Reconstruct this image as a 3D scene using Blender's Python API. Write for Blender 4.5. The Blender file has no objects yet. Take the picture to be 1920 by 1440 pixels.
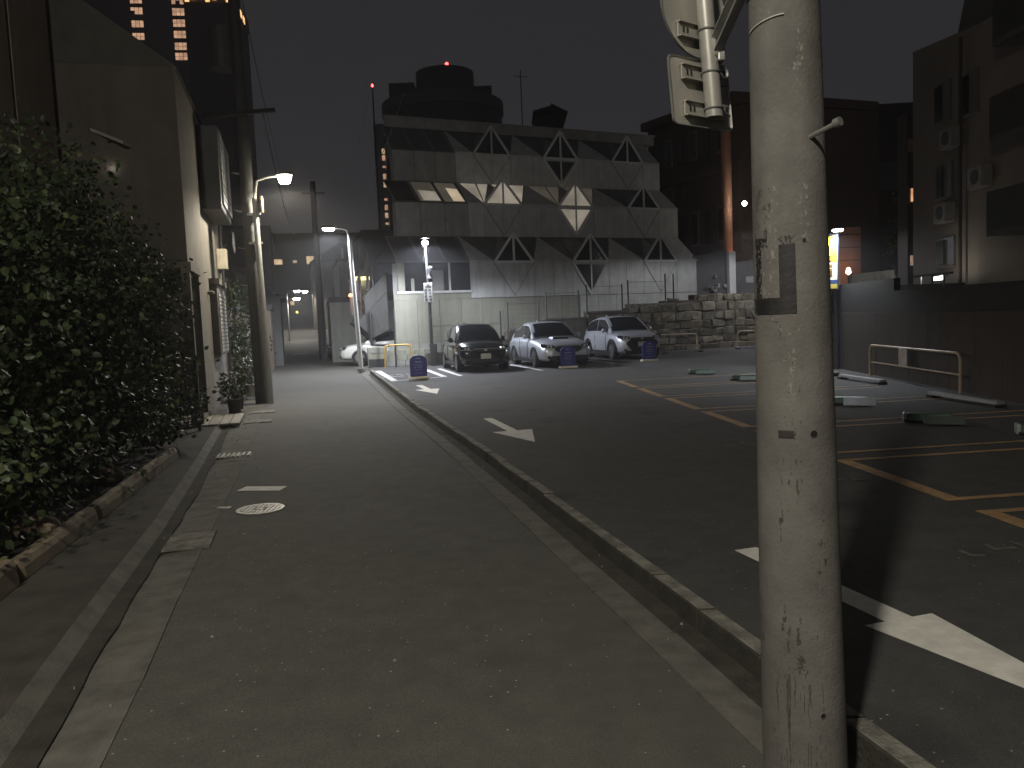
import bpy, math, random
from mathutils import Vector, Matrix
random.seed(11)
R = math.radians
sc = bpy.context.scene
COL = sc.collection

# ------------------------------------------------------------------ camera
cd = bpy.data.cameras.new('camera'); cam = bpy.data.objects.new('camera', cd); COL.objects.link(cam)
cd.sensor_width = 36.0; cd.lens = 36.0 * 1500 / 1920; cd.clip_start = 0.05; cd.clip_end = 1500
PITCH, ROLL = -math.atan(120 / 1500), 0.042
fw = Vector((0, math.cos(PITCH), math.sin(PITCH))); up0 = Vector((0, -math.sin(PITCH), math.cos(PITCH))); r0 = Vector((1, 0, 0))
cr = r0 * math.cos(ROLL) - up0 * math.sin(ROLL); cu = r0 * math.sin(ROLL) + up0 * math.cos(ROLL)
m = Matrix((cr, cu, -fw)).transposed().to_4x4(); m.translation = (0, 0, 1.7)
cam.matrix_world = m
sc.camera = cam

# ------------------------------------------------------------------ world: dull city night sky
w = bpy.data.worlds.new('World'); sc.world = w; w.use_nodes = True
nt = w.node_tree; bg = nt.nodes['Background']
tc = nt.nodes.new('ShaderNodeTexCoord'); sx = nt.nodes.new('ShaderNodeSeparateXYZ'); rp = nt.nodes.new('ShaderNodeValToRGB')
nt.links.new(tc.outputs['Generated'], sx.inputs[0]); nt.links.new(sx.outputs['Z'], rp.inputs[0]); nt.links.new(rp.outputs[0], bg.inputs[0])
rp.color_ramp.elements[0].position = 0.0; rp.color_ramp.elements[0].color = (0.040, 0.0395, 0.043, 1)
rp.color_ramp.elements[1].position = 0.7; rp.color_ramp.elements[1].color = (0.0125, 0.0124, 0.0138, 1)
bg.inputs[1].default_value = 1.2
sc.view_settings.view_transform = 'Standard'; sc.view_settings.look = 'None'; sc.view_settings.exposure = 0.0; sc.view_settings.gamma = 1.0
sc.view_settings.use_curve_mapping = False
sc.render.engine = 'CYCLES'; sc.cycles.use_denoising = True
sc.cycles.max_bounces = 5; sc.cycles.sample_clamp_indirect = 4.0; sc.cycles.caustics_reflective = False; sc.cycles.caustics_refractive = False

HAZE = 0.0025   # density of the added haze volume
# lamp powers (W) of the street lamps, used by their builders below
POW = dict(warm=700, pole=1500, lot=1900, sign=480, behind=1750, far=520, hidden=560)

# ------------------------------------------------------------------ materials
MATS = {}
def mat(name, col, rough=0.7, var=0.25, scale=6.0, bump=0.0, bscale=60.0, metal=0.0, spec=0.5, col2=None, stain=0.0, coat=0.0, detail=6.0):
    if name in MATS: return MATS[name]
    M = bpy.data.materials.new(name); M.use_nodes = True; t = M.node_tree; N = t.nodes; Lk = t.links
    b = N['Principled BSDF']; b.inputs['Roughness'].default_value = rough; b.inputs['Metallic'].default_value = metal
    b.inputs['Specular IOR Level'].default_value = spec; b.inputs['Coat Weight'].default_value = coat
    co = N.new('ShaderNodeTexCoord')
    if var > 0 or col2:
        n = N.new('ShaderNodeTexNoise'); n.inputs['Scale'].default_value = scale; n.inputs['Detail'].default_value = detail; n.inputs['Roughness'].default_value = 0.62
        Lk.new(co.outputs['Object'], n.inputs['Vector'])
        rmp = N.new('ShaderNodeValToRGB'); Lk.new(n.outputs[0], rmp.inputs[0])
        c2 = col2 or tuple(c * (1 - var) for c in col); c1 = tuple(min(1, c * (1 + var)) for c in col)
        rmp.color_ramp.elements[0].position = 0.3; rmp.color_ramp.elements[1].position = 0.72
        rmp.color_ramp.elements[0].color = (*c2, 1); rmp.color_ramp.elements[1].color = (*c1, 1)
        out = rmp.outputs[0]
        if stain > 0:
            n2 = N.new('ShaderNodeTexNoise'); n2.inputs['Scale'].default_value = 1.3; n2.inputs['Detail'].default_value = 4
            mp = N.new('ShaderNodeMapping'); mp.inputs['Scale'].default_value = (3.5, 3.5, 0.35); Lk.new(co.outputs['Object'], mp.inputs[0]); Lk.new(mp.outputs[0], n2.inputs['Vector'])
            mr = N.new('ShaderNodeMapRange'); mr.inputs[1].default_value = 0.45; mr.inputs[2].default_value = 0.75; mr.inputs[3].default_value = 1.0; mr.inputs[4].default_value = 1 - stain
            Lk.new(n2.outputs[0], mr.inputs[0])
            mx = N.new('ShaderNodeMix'); mx.data_type = 'RGBA'; mx.blend_type = 'MULTIPLY'; mx.inputs[0].default_value = 1.0
            Lk.new(out, mx.inputs[6]); Lk.new(mr.outputs[0], mx.inputs[7]); out = mx.outputs[2]
        Lk.new(out, b.inputs['Base Color'])
    else:
        b.inputs['Base Color'].default_value = (*col, 1)
    if bump > 0:
        n3 = N.new('ShaderNodeTexNoise'); n3.inputs['Scale'].default_value = bscale; n3.inputs['Detail'].default_value = 4
        Lk.new(co.outputs['Object'], n3.inputs['Vector'])
        bp = N.new('ShaderNodeBump'); bp.inputs['Strength'].default_value = bump; bp.inputs['Distance'].default_value = 0.02
        Lk.new(n3.outputs[0], bp.inputs['Height']); Lk.new(bp.outputs[0], b.inputs['Normal'])
    MATS[name] = M
    return M
def emit(name, col, strength, var=0.0, scale=3.0):
    if name in MATS: return MATS[name]
    M = bpy.data.materials.new(name); M.use_nodes = True; t = M.node_tree; b = t.nodes['Principled BSDF']
    b.inputs['Base Color'].default_value = (*[c * 0.5 for c in col], 1); b.inputs['Emission Color'].default_value = (*col, 1); b.inputs['Emission Strength'].default_value = strength
    if var > 0:
        co = t.nodes.new('ShaderNodeTexCoord'); n = t.nodes.new('ShaderNodeTexNoise'); n.inputs['Scale'].default_value = scale; t.links.new(co.outputs['Object'], n.inputs['Vector'])
        mr = t.nodes.new('ShaderNodeMapRange'); mr.inputs[1].default_value = 0.3; mr.inputs[2].default_value = 0.7
        mr.inputs[3].default_value = strength * (1 - var); mr.inputs[4].default_value = strength * (1 + var)
        t.links.new(n.outputs[0], mr.inputs[0]); t.links.new(mr.outputs[0], b.inputs['Emission Strength'])
    MATS[name] = M
    return M
def asphalt(name, base, spec_amt, rough=0.85, stains=0.0):
    M = bpy.data.materials.new(name); M.use_nodes = True; t = M.node_tree; N = t.nodes; Lk = t.links; b = N['Principled BSDF']
    b.inputs['Roughness'].default_value = rough; b.inputs['Specular IOR Level'].default_value = 0.35
    co = N.new('ShaderNodeTexCoord')
    def noise(s, d=5, r=0.6):
        n = N.new('ShaderNodeTexNoise'); n.inputs['Scale'].default_value = s; n.inputs['Detail'].default_value = d; n.inputs['Roughness'].default_value = r; Lk.new(co.outputs['Object'], n.inputs['Vector']); return n.outputs[0]
    def rng(v, a, bb, c, d_):
        q = N.new('ShaderNodeMapRange'); q.inputs[1].default_value = a; q.inputs[2].default_value = bb; q.inputs[3].default_value = c; q.inputs[4].default_value = d_; Lk.new(v, q.inputs[0]); return q.outputs[0]
    def mul(a, bb, op='MULTIPLY'):
        q = N.new('ShaderNodeMath'); q.operation = op; Lk.new(a, q.inputs[0]); Lk.new(bb, q.inputs[1]); return q.outputs[0]
    f = mul(rng(noise(0.55, 4), 0.3, 0.7, 0.88, 1.1), rng(noise(5, 6), 0.3, 0.7, 0.85, 1.15))
    if stains: f = mul(f, rng(noise(1.1, 3, 0.5), 0.58, 0.72, 1.0, 1 - stains))
    f = mul(f, rng(noise(140, 3, 0.8), 0.25, 0.75, 0.45, 1.6))
    # pale chips of aggregate
    v = N.new('ShaderNodeTexVoronoi'); v.inputs['Scale'].default_value = 26.0; Lk.new(co.outputs['Object'], v.inputs['Vector'])
    near = rng(v.outputs['Distance'], 0.10, 0.17, 1.0, 0.0)
    sepc = N.new('ShaderNodeSeparateColor'); Lk.new(v.outputs['Color'], sepc.inputs[0])
    pick = rng(sepc.outputs[0], 0.86, 0.95, 0.0, 1.0)
    chip = mul(near, pick)
    col = N.new('ShaderNodeMix'); col.data_type = 'RGBA'; col.blend_type = 'MULTIPLY'; col.inputs[0].default_value = 1.0
    col.inputs[6].default_value = (*base, 1); Lk.new(f, col.inputs[7])
    c2 = N.new('ShaderNodeMix'); c2.data_type = 'RGBA'; c2.inputs[7].default_value = (0.48, 0.46, 0.42, 1)
    Lk.new(col.outputs[2], c2.inputs[6])
    k = N.new('ShaderNodeMath'); k.operation = 'MULTIPLY'; k.inputs[1].default_value = spec_amt; Lk.new(chip, k.inputs[0]); Lk.new(k.outputs[0], c2.inputs[0])
    Lk.new(c2.outputs[2], b.inputs['Base Color'])
    bp = N.new('ShaderNodeBump'); bp.inputs['Strength'].default_value = 0.55; bp.inputs['Distance'].default_value = 0.006
    Lk.new(noise(160, 3, 0.7), bp.inputs['Height']); Lk.new(bp.outputs[0], b.inputs['Normal'])
    MATS[name] = M
    return M
def paint(name, col, wear=0.25, scale=9):
    """road paint; worn patches show the asphalt colour"""
    return mat(name, col, 0.75, 0.15, scale, 0.2, 120, col2=tuple(c * (1 - wear) for c in col), stain=0.0)

A_STREET = asphalt('street_asphalt', (0.092, 0.088, 0.078), 0.8)
A_LOT = asphalt('lot_asphalt', (0.064, 0.0625, 0.059), 0.7, stains=0.45)
CONC = mat('gutter_concrete', (0.140, 0.134, 0.118), 0.9, 0.25, 5, 0.4, 70, col2=(0.078, 0.074, 0.065))
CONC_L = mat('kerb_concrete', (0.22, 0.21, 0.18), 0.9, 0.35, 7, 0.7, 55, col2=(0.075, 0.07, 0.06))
KERB_D = mat('kerb_dark_concrete', (0.040, 0.037, 0.030), 0.95, 0.4, 6, 0.5, 50)
GUT_DARK = mat('gutter_dark_strip', (0.042, 0.038, 0.031), 0.95, 0.5, 5, 0.6, 45)
PAVE = mat('footpath_dark', (0.055, 0.050, 0.042), 0.92, 0.35, 4, 0.5, 90)
SOIL = mat('soil', (0.02, 0.017, 0.012), 0.95, 0.3, 12, 0.2, 40)
WHITE_P = paint('white_road_paint', (0.72, 0.70, 0.64), 0.18)
WHITE_P2 = paint('white_stall_paint', (0.78, 0.78, 0.78), 0.2)
ORANGE_P = paint('orange_road_paint', (0.45, 0.28, 0.13), 0.5, 5)
FADED_P = mat('faded_road_paint', (0.15, 0.13, 0.10), 0.85, 0.4, 10, 0.3, 90, col2=(0.06, 0.055, 0.05))
STEEL = mat('galvanised_steel', (0.42, 0.42, 0.40), 0.42, 0.18, 14, 0.05, 30, metal=0.75)
STEEL_D = mat('dark_steel', (0.03, 0.03, 0.032), 0.45, 0.2, 10)
ALU = mat('sign_back_aluminium', (0.42, 0.405, 0.36), 0.42, 0.12, 3.0, 0.0, 10, metal=0.35, col2=(0.33, 0.315, 0.275))
BLACK = mat('black_rubber', (0.012, 0.012, 0.012), 0.6, 0.2, 20)
YEL = mat('yellow_tube_paint', (0.52, 0.31, 0.06), 0.45, 0.2, 12)
BRN_RAIL = mat('pale_tube_paint', (0.40, 0.31, 0.20), 0.45, 0.25, 12)
GLASS = mat('dark_window_glass', (0.012, 0.013, 0.014), 0.12, 0.0, spec=0.6)
GLASS_M = mat('grey_window_glass', (0.035, 0.037, 0.036), 0.22, 0.3, 1.5, spec=0.5)
LENS_W = emit('lamp_lens_white', (1.0, 0.95, 0.95), 110)
LENS_Y = emit('lamp_lens_warm', (1.0, 0.90, 0.70), 150)
LENS_S = emit('lamp_lens_small', (1.0, 0.97, 0.9), 60)

# ------------------------------------------------------------------ mesh helpers
class MB:
    def __init__(s): s.v = []; s.f = []
    def add(s, vs, fs):
        o = len(s.v); s.v += [tuple(x) for x in vs]; s.f += [tuple(i + o for i in f) for f in fs]; return s
    def box(s, c, d, rz=0.0, rx=0.0, ry=0.0):
        M = Matrix.Rotation(rz, 3, 'Z') @ Matrix.Rotation(ry, 3, 'Y') @ Matrix.Rotation(rx, 3, 'X')
        vs = [Vector(c) + M @ Vector((a * d[0] / 2, b * d[1] / 2, e * d[2] / 2)) for a in (-1, 1) for b in (-1, 1) for e in (-1, 1)]
        return s.add(vs, [(0, 1, 3, 2), (4, 6, 7, 5), (0, 4, 5, 1), (2, 3, 7, 6), (0, 2, 6, 4), (1, 5, 7, 3)])
    def hexa(s, b, t):
        """bottom ring b and top ring t (same count, counter-clockwise seen from above)"""
        n = len(b); vs = list(b) + list(t)
        fs = [tuple(range(n - 1, -1, -1)), tuple(range(n, 2 * n))] + [(i, (i + 1) % n, n + (i + 1) % n, n + i) for i in range(n)]
        return s.add(vs, fs)
    def prism(s, poly, dvec):
        """planar polygon (3d points) pushed along dvec"""
        d = Vector(dvec); n = len(poly); b = [Vector(p) for p in poly]; t = [p + d for p in b]
        fs = [tuple(range(n - 1, -1, -1)), tuple(range(n, 2 * n))] + [(i, (i + 1) % n, n + (i + 1) % n, n + i) for i in range(n)]
        return s.add(b + t, fs)
    def tube(s, pts, r, n=8, caps=True):
        pts = [Vector(p) for p in pts]; rs = r if isinstance(r, (list, tuple)) else [r] * len(pts)
        rings = []; ref = None
        for i, p in enumerate(pts):
            d = (pts[min(i + 1, len(pts) - 1)] - pts[max(i - 1, 0)]).normalized()
            if ref is None or abs(ref.dot(d)) > 0.95: ref = Vector((0, 0, 1)) if abs(d.z) < 0.9 else Vector((1, 0, 0))
            a = (ref - d * ref.dot(d)).normalized(); b = d.cross(a); ref = a
            rings.append([p + (a * math.cos(2 * math.pi * k / n) + b * math.sin(2 * math.pi * k / n)) * rs[i] for k in range(n)])
        vs = [q for rg in rings for q in rg]; fs = []
        for i in range(len(rings) - 1):
            for k in range(n):
                fs.append((i * n + k, i * n + (k + 1) % n, (i + 1) * n + (k + 1) % n, (i + 1) * n + k))
        if caps: fs.append(tuple(range(n - 1, -1, -1))); fs.append(tuple((len(rings) - 1) * n + k for k in range(n)))
        return s.add(vs, fs)
    def lathe(s, prof, c=(0, 0, 0), n=16, axis='z'):
        vs = []; fs = []
        for r, z in prof:
            for k in range(n):
                a = 2 * math.pi * k / n; q = (r * math.cos(a), r * math.sin(a), z)
                if axis == 'y': q = (q[0], q[2], q[1])
                if axis == 'x': q = (q[2], q[0], q[1])
                vs.append((c[0] + q[0], c[1] + q[1], c[2] + q[2]))
        for i in range(len(prof) - 1):
            for k in range(n): fs.append((i * n + k, i * n + (k + 1) % n, (i + 1) * n + (k + 1) % n, (i + 1) * n + k))
        fs.append(tuple(range(n - 1, -1, -1))); fs.append(tuple((len(prof) - 1) * n + k for k in range(n)))
        return s.add(vs, fs)
    def quad(s, *p): return s.add(p, [tuple(range(len(p)))])
    def build(s, name, material, parent=None, smooth=False, bevel=0.0, loc=None):
        me = bpy.data.meshes.new(name); me.from_pydata(s.v, [], s.f); me.update()
        return mk(name, me, material, parent, smooth, bevel, loc)
def mk(name, me, material, parent=None, smooth=False, bevel=0.0, loc=None):
    if material and not me.materials: me.materials.append(material)
    o = bpy.data.objects.new(name, me); COL.objects.link(o)
    if parent: o.parent = parent
    if loc is not None: o.location = loc
    if smooth:
        me.polygons.foreach_set('use_smooth', [True] * len(me.polygons))
        try: me.set_sharp_from_angle(angle=R(40))
        except Exception: pass
    if bevel:
        bm_ = o.modifiers.new('bevel', 'BEVEL'); bm_.width = bevel; bm_.segments = 2; bm_.limit_method = 'ANGLE'
    return o
def tag(o, label, cat, group=None):
    o['label'] = label; o['category'] = cat
    if group: o['group'] = group
    return o
def struct(o): o['kind'] = 'structure'; return o
def struct_group(name):
    o = bpy.data.objects.new(name, None); COL.objects.link(o); return struct(o)
def stuff(o): o['kind'] = 'stuff'; return o
def thing(name, label, cat, loc=(0, 0, 0), rz=0.0, group=None):
    o = bpy.data.objects.new(name, None); COL.objects.link(o); o.location = loc; o.rotation_euler = (0, 0, rz); o.empty_display_size = 0.2
    return tag(o, label, cat, group)
def copy_tree(o, parent=None):
    c = o.copy(); COL.objects.link(c); c.parent = parent
    for ch in list(o.children): copy_tree(ch, c)
    return c
def lamp(parent, loc, power, col, radius=0.08, kind='POINT', spot=150, blend=0.6):
    ld = bpy.data.lights.new('lamp_light', kind); ld.energy = power; ld.color = col; ld.shadow_soft_size = radius
    if kind == 'SPOT': ld.spot_size = R(spot); ld.spot_blend = blend
    o = bpy.data.objects.new('lamp_light', ld); COL.objects.link(o); o.location = loc
    if parent: o.parent = parent
    return o
def lerp_tab(tab, y):
    if y <= tab[0][0]: a, b = tab[0], tab[1]
    elif y >= tab[-1][0]: a, b = tab[-2], tab[-1]
    else:
        for a, b in zip(tab, tab[1:]):
            if a[0] <= y <= b[0]: break
    return a[1] + (b[1] - a[1]) * (y - a[0]) / (b[0] - a[0])

# ------------------------------------------------------------------ ground, street, lot
LEFT = [(-8, 0.9), (3.0, -1.66), (5.0, -2.19), (7.4, -2.79), (10.6, -3.58), (18.2, -5.68), (30, -9.0), (58, -16.3), (115, -31.2), (150, -40.3)]
RIGHT = [(-8, 3.45), (3.36, 0.79), (6.3, 0.10), (10.3, -0.86), (15.8, -2.30), (27.4, -5.1), (58, -12.6), (115, -28.0), (150, -37.2)]
def xl(y): return lerp_tab(LEFT, y)
def xr(y): return lerp_tab(RIGHT, y)
def zr(y): return 0.0 if y < 52 else 0.053 * (y - 54) if y > 56 else 0.0066 * (y - 52) ** 2
def vn1(x):
    i = math.floor(x); f = x - i; h = lambda q: (math.sin(q * 127.1) * 43758.5453) % 1
    return h(i) * (1 - f) + h(i + 1) * f
def strip(name, fa, fb, ys, za, zb, material, zoff=0.0, flip=False):
    mb = MB(); vs = []; fs = []
    for y in ys:
        vs.append((fa(y), y, zr(y) + za + zoff)); vs.append((fb(y), y, zr(y) + zb + zoff))
    for i in range(len(ys) - 1): fs.append((2 * i, 2 * i + 1, 2 * i + 3, 2 * i + 2))
    return struct(mb.add(vs, fs).build(name, material))
YS = [-8 + 0.75 * i for i in range(90)] + [60 + 2 * i for i in range(46)]
g = MB().quad((-260, -60, -0.06), (260, -60, -0.06), (260, 330, -0.06), (-260, 330, -0.06)); struct(g.build('ground', mat('city_ground', (0.035, 0.034, 0.032), 0.9, 0.3, 0.5)))
struct(strip('street', lambda y: xl(y) - .035, lambda y: xr(y) + .03, YS, 0.004, 0.0, A_STREET))
LZ = 0.09
KW = 0.33
lot = MB(); yl = [y for y in YS if y <= 30.6]
vs = []; fs = []
for y in yl:
    a = xr(y) + KW + 0.13
    for k in range(9): vs.append((a + (16 - a) * k / 8, y, LZ))
for i in range(len(yl) - 1):
    for k in range(8): fs.append((i * 9 + k, i * 9 + k + 1, (i + 1) * 9 + k + 1, (i + 1) * 9 + k))
lot.add(vs, fs); lot.quad((xr(30.4) + KW + 0.13, 30.4, LZ - 0.004), (16, 30.4, LZ - 0.004), (16, 48, LZ - 0.004), (-7.2, 48, LZ - 0.004))
struct(lot.build('parking_lot', A_LOT))

# right gutter slabs and kerb stones, piece by piece
gut = struct_group('right_gutter')
y = -6.0; i = 0
while y < 28.6:
    L_ = random.uniform(1.6, 2.4); y2 = min(y + L_, 28.7); g_ = 0.012
    h1, h2 = 0.010, -0.012
    mb = MB().hexa([(xr(y + g_) + 0.004, y + g_, -0.1), (xr(y + g_) + KW, y + g_, -0.1), (xr(y2) + KW, y2, -0.1), (xr(y2) + 0.004, y2, -0.1)],
                   [(xr(y + g_) + 0.004, y + g_, h1), (xr(y + g_) + KW, y + g_, h2), (xr(y2) + KW, y2, h2), (xr(y2) + 0.004, y2, h1 + random.uniform(-0.003, 0.004))])
    mb.build('gutter_slab', CONC, gut); y = y2
kerb = struct_group('kerb')
y = -6.0
while y < 28.6:
    L_ = 0.6; y2 = y + L_; j = random.uniform(-0.008, 0.008); hz = LZ + 0.012 + random.uniform(-0.006, 0.008); g_ = 0.008
    a1, a2 = xr(y + g_) + KW + 0.006 + j, xr(y2) + KW + 0.006 + j
    mb = MB().hexa([(a1, y + g_, -0.1), (a1 + 0.125, y + g_, -0.1), (a2 + 0.125, y2, -0.1), (a2, y2, -0.1)],
                   [(a1 + 0.015, y + g_, hz), (a1 + 0.122, y + g_, hz), (a2 + 0.122, y2, hz), (a2 + 0.015, y2, hz)])
    ks = mb.build('kerb_stone', KERB_D, kerb, bevel=0.008)  # whole stone in a dark tone; a paler strip goes on top
    MB().hexa([(a1 + 0.028, y + g_ + .006, hz), (a1 + 0.118, y + g_ + .006, hz), (a2 + 0.118, y2 - .006, hz), (a2 + 0.028, y2 - .006, hz)], [(a1 + 0.032, y + g_ + .01, hz + .004), (a1 + 0.115, y + g_ + .01, hz + .004), (a2 + 0.115, y2 - .01, hz + .004), (a2 + 0.032, y2 - .01, hz + .004)]).build('pale_top', CONC_L, ks); y = y2

strip('gutter_dark_strip', lambda y: xr(y) + KW - 0.13 - 0.04 * vn1(y * 1.7) - 0.02 * vn1(y * 6.1 + 3), lambda y: xr(y) + KW + 0.012, [-6 + .15 * i for i in range(228)], -0.004, -0.003, GUT_DARK)  # dark strip of uneven width along the kerb foot
# left gutter slabs, raised strip
WLT = [(-8, 0.44), (3, 0.44), (7, 0.45), (11, 0.58), (18, 0.66), (30, 0.6)]
def wl(y): return lerp_tab(WLT, y)
gl = struct_group('left_gutter')
y = -4.0
while y < 29:
    L_ = random.choice((1.2, 1.8, 2.4)); y2 = min(y + L_, 29.2); g_ = 0.012
    w1, w2 = wl(y), wl(y2); t = random.uniform(0.003, 0.007)
    MB().hexa([(xl(y) - w1, y + g_, -0.1), (xl(y) - 0.004, y + g_, -0.1), (xl(y2) - 0.004, y2, -0.1), (xl(y2) - w2, y2, -0.1)],
              [(xl(y) - w1, y + g_, -0.022), (xl(y) - 0.004, y + g_, 0.006 + t), (xl(y2) - 0.004, y2, 0.006 + t), (xl(y2) - w2, y2, -0.022)]).build('gutter_slab', CONC, gl); y = y2
strip('left_dark_groove_strip', lambda y: xl(y) - wl(y) + 0.0, lambda y: xl(y) - wl(y) + 0.10 + 0.05 * vn1(y * 1.3) + 0.03 * vn1(y * 5.3), [-4 + .2 * i for i in range(164)], -0.012, 0.002, GUT_DARK)  # groove beside the footpath put in as a dark coloured strip
strip('footpath_edge', lambda y: xl(y) - wl(y) - 0.10, lambda y: xl(y) - wl(y) + 0.002, [q for q in YS if q < 31], 0.05, -0.02, CONC)
strip('footpath', lambda y: xl(y) - wl(y) - 3.6, lambda y: xl(y) - wl(y) - 0.098, [q for q in YS if q < 31], 0.055, 0.05, PAVE)
strip('far_verge_left', lambda y: xl(y) - 5, lambda y: xl(y) - 0.002, [q for q in YS if q >= 30], 0.03, 0.01, CONC, -0.03)
strip('far_verge_right', lambda y: xr(y) + 0.002, lambda y: xr(y) + 6, [q for q in YS if q >= 28.7], 0.01, 0.05, CONC, -0.03)

# ------------------------------------------------------------------ painted marks
def mark(name, polys, z, material, label, cat='road marking', group=None):
    mb = MB()
    for p in polys: mb.quad(*[(a, b, z) for a, b in p])
    return tag(mb.build(name, material), label, cat, group)
def arrow(tail, tip, label, hw=0.075, head=0.42, hh=0.27):
    t = Vector(tail); q = Vector(tip); d = (q - t); L_ = d.length; d.normalize(); n = Vector((-d.y, d.x)); hl = L_ * head; k = q - d * hl
    P = lambda a, b: tuple(t + d * a + n * b)
    sh = L_ - hl
    mark('painted_arrow', [[P(0, -hw), P(sh, -hw), P(sh, hw), P(0, hw)], [P(sh, -hh), tuple(q), P(sh, hh)]], LZ + 0.004, WHITE_P, label, 'painted arrow', 'white arrows along the parking aisle')
arrow((1.53, 5.30), (2.32, 2.65), 'large white painted arrow on dark asphalt beside the foreground concrete pole', 0.085, 0.5, 0.21)
arrow((-0.43, 13.18), (0.27, 10.40), 'white painted arrow in the middle of the parking aisle', 0.075, 0.42, 0.30)
arrow((-2.45, 21.0), (-1.72, 18.2), 'small distant white painted arrow just before the blue sign nearest the street', 0.085, 0.5, 0.30)
def line(a, b, wd):
    a = Vector(a); b = Vector(b); d = (b - a).normalized(); n = Vector((-d.y, d.x)) * wd / 2
    return [tuple(a - n), tuple(b - n), tuple(b + n), tuple(a + n)]
sd = Vector((0.994, 0.11)); ad = Vector((-0.0700, 0.9975))
DESC = ['orange outlined parking bay at right frame edge, nearest the camera', 'orange outlined parking bay right of the foreground pole, with a full front corner in view',
        'orange parking bay outline half hidden by the concrete pole', 'fourth orange parking bay outline counted from the camera',
        'third orange parking bay outline counted from the far end', 'second orange parking bay outline counted from the far end', 'farthest orange parking bay outline of the row']
for k in range(7):
    yf = 6.04 + 2.28 * k; o = Vector((3.58 - 0.07 * (yf - 6.04), yf)); ln = 1.95
    near = o - ad * ln; e1 = o + sd * 4.3; e2 = near + sd * 4.3
    u = ad * 0.05; v_ = sd * 0.07
    mark('parking_bay_outline', [line(tuple(o + ad * 0.0), tuple(near), 0.15), line(tuple(o - u + v_ * 1.1), tuple(e1 - u), 0.09), line(tuple(near + u + v_ * 1.1), tuple(e2 + u), 0.09)], LZ + 0.004, ORANGE_P, DESC[k], 'parking bay', 'orange parking bays along the right wall')
    # worn number paint before each bay: strokes too worn to read
    c = o - sd * 0.86 - ad * 0.95; st = []
    for q in range(3):
        a = c + sd * (0.05 + 0.22 * q) + ad * random.uniform(-0.04, 0.04)
        b = a + sd * random.uniform(0.09, 0.2) + ad * random.uniform(-0.05, 0.05)
        st.append(line(tuple(a), tuple(b), random.uniform(0.03, 0.06)))
        b2 = a + ad * random.uniform(0.06, 0.16) + sd * random.uniform(-0.03, 0.05); st.append([tuple(x) for x in (a, a + sd * 0.035, b2 + sd * 0.035, b2)])
    mb = MB()
    for i, p in enumerate(st): mb.quad(*[(a, b, LZ + 0.003 + 0.0006 * i) for a, b in p])
    tag(mb.build('worn_bay_number', FADED_P), ['worn unreadable number paint just left of the bay at the right frame edge', 'worn number paint hidden partly behind the concrete pole', 'worn number paint left of the concrete pole, nearest it', 'second patch of worn number paint left of the concrete pole', 'third patch of worn number paint left of the concrete pole', 'fourth patch of worn number paint left of the concrete pole', 'farthest patch of worn number paint along the orange bays'][k], 'road marking', 'worn bay numbers')
# white reserved bay near the street + stall lines
mark('white_bay_outline', [line((-4.75, 28.4), (-3.36, 22.95), 0.20), line((-3.45, 22.9), (-1.95, 23.95), 0.12), line((-2.02, 23.95), (-2.95, 27.8), 0.18)], LZ + 0.004, WHITE_P2, 'white painted bay outline around the blue sign nearest the street', 'parking bay')
for a, b, lb in (((-2.55, 28.2), (-1.52, 23.95), 'white bay line on the street side of the black hatchback'), ((-0.02, 28.9), (0.95, 24.9), 'white bay line between the black hatchback and the silver wagon'), ((2.6, 30.6), (3.5, 27.0), 'white bay line between the silver wagon and the two tone compact car')):
    mark('white_bay_line', [line(a, b, 0.14)], LZ + 0.004, WHITE_P2, lb, 'road marking')
mb = MB()
for row, (ry, n_, hs) in enumerate(((0.0, 5, 0.30), (0.75, 5, 0.14))):
    for q in range(n_):
        for s_ in range(4):
            a = Vector((-4.05 + 0.27 * q + random.uniform(0, 0.05) - 0.24 * ry, 24.6 + ry + 0.42 * (0.27 * q) + random.uniform(0, hs)))
            L_ = random.uniform(0.08, 0.19); an = random.choice((0, R(22), R(100), R(60))) ; b = a + Vector((math.cos(an), math.sin(an))) * L_
            mb.quad(*[(p[0], p[1], LZ + 0.0045 + 0.0003 * (q * 4 + s_ + row * 20)) for p in line(tuple(a), tuple(b), 0.055)])
tag(mb.build('painted_bay_lettering', WHITE_P2), 'short rows of unreadable white lettering painted inside the white bay', 'road marking')
mark('white_bar_mark', [[(-2.98, 8.42), (-2.50, 8.34), (-2.48, 8.56), (-2.95, 8.64)]], 0.009, WHITE_P, 'short white painted bar on the street above the manhole cover', 'road marking')
mark('white_bar_mark', [[(-14.6, 53.2), (-13.6, 53.2), (-13.6, 53.9), (-14.6, 53.9)]], 0.03, WHITE_P, 'far white painted bar across the street at the foot of the rise', 'road marking')
# manhole cover with ring, bars and emblem
mh = thing('manhole_cover', 'round pale iron manhole cover with ribbed pattern in the street', 'manhole', (-2.44, 7.5, 0.004))
IRON = mat('worn_iron', (0.26, 0.25, 0.22), 0.45, 0.25, 25, 0.2, 60, metal=0.35); IRON_D = mat('dark_iron', (0.06, 0.058, 0.052), 0.6, 0.2, 20)
MB().lathe([(0.205, 0.0), (0.205, 0.006)], n=40).build('base_plate', IRON_D, mh)
rg = MB()
for k in range(40):
    a1, a2 = 2 * math.pi * k / 40, 2 * math.pi * (k + 1) / 40
    P = lambda r_, a_, z_: (r_ * math.cos(a_), r_ * math.sin(a_), z_)
    rg.hexa([P(0.187, a1, 0), P(0.222, a1, 0), P(0.222, a2, 0), P(0.187, a2, 0)], [P(0.187, a1, 0.011), P(0.222, a1, 0.011), P(0.222, a2, 0.011), P(0.187, a2, 0.011)])
rg.build('rim', IRON, mh)
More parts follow.
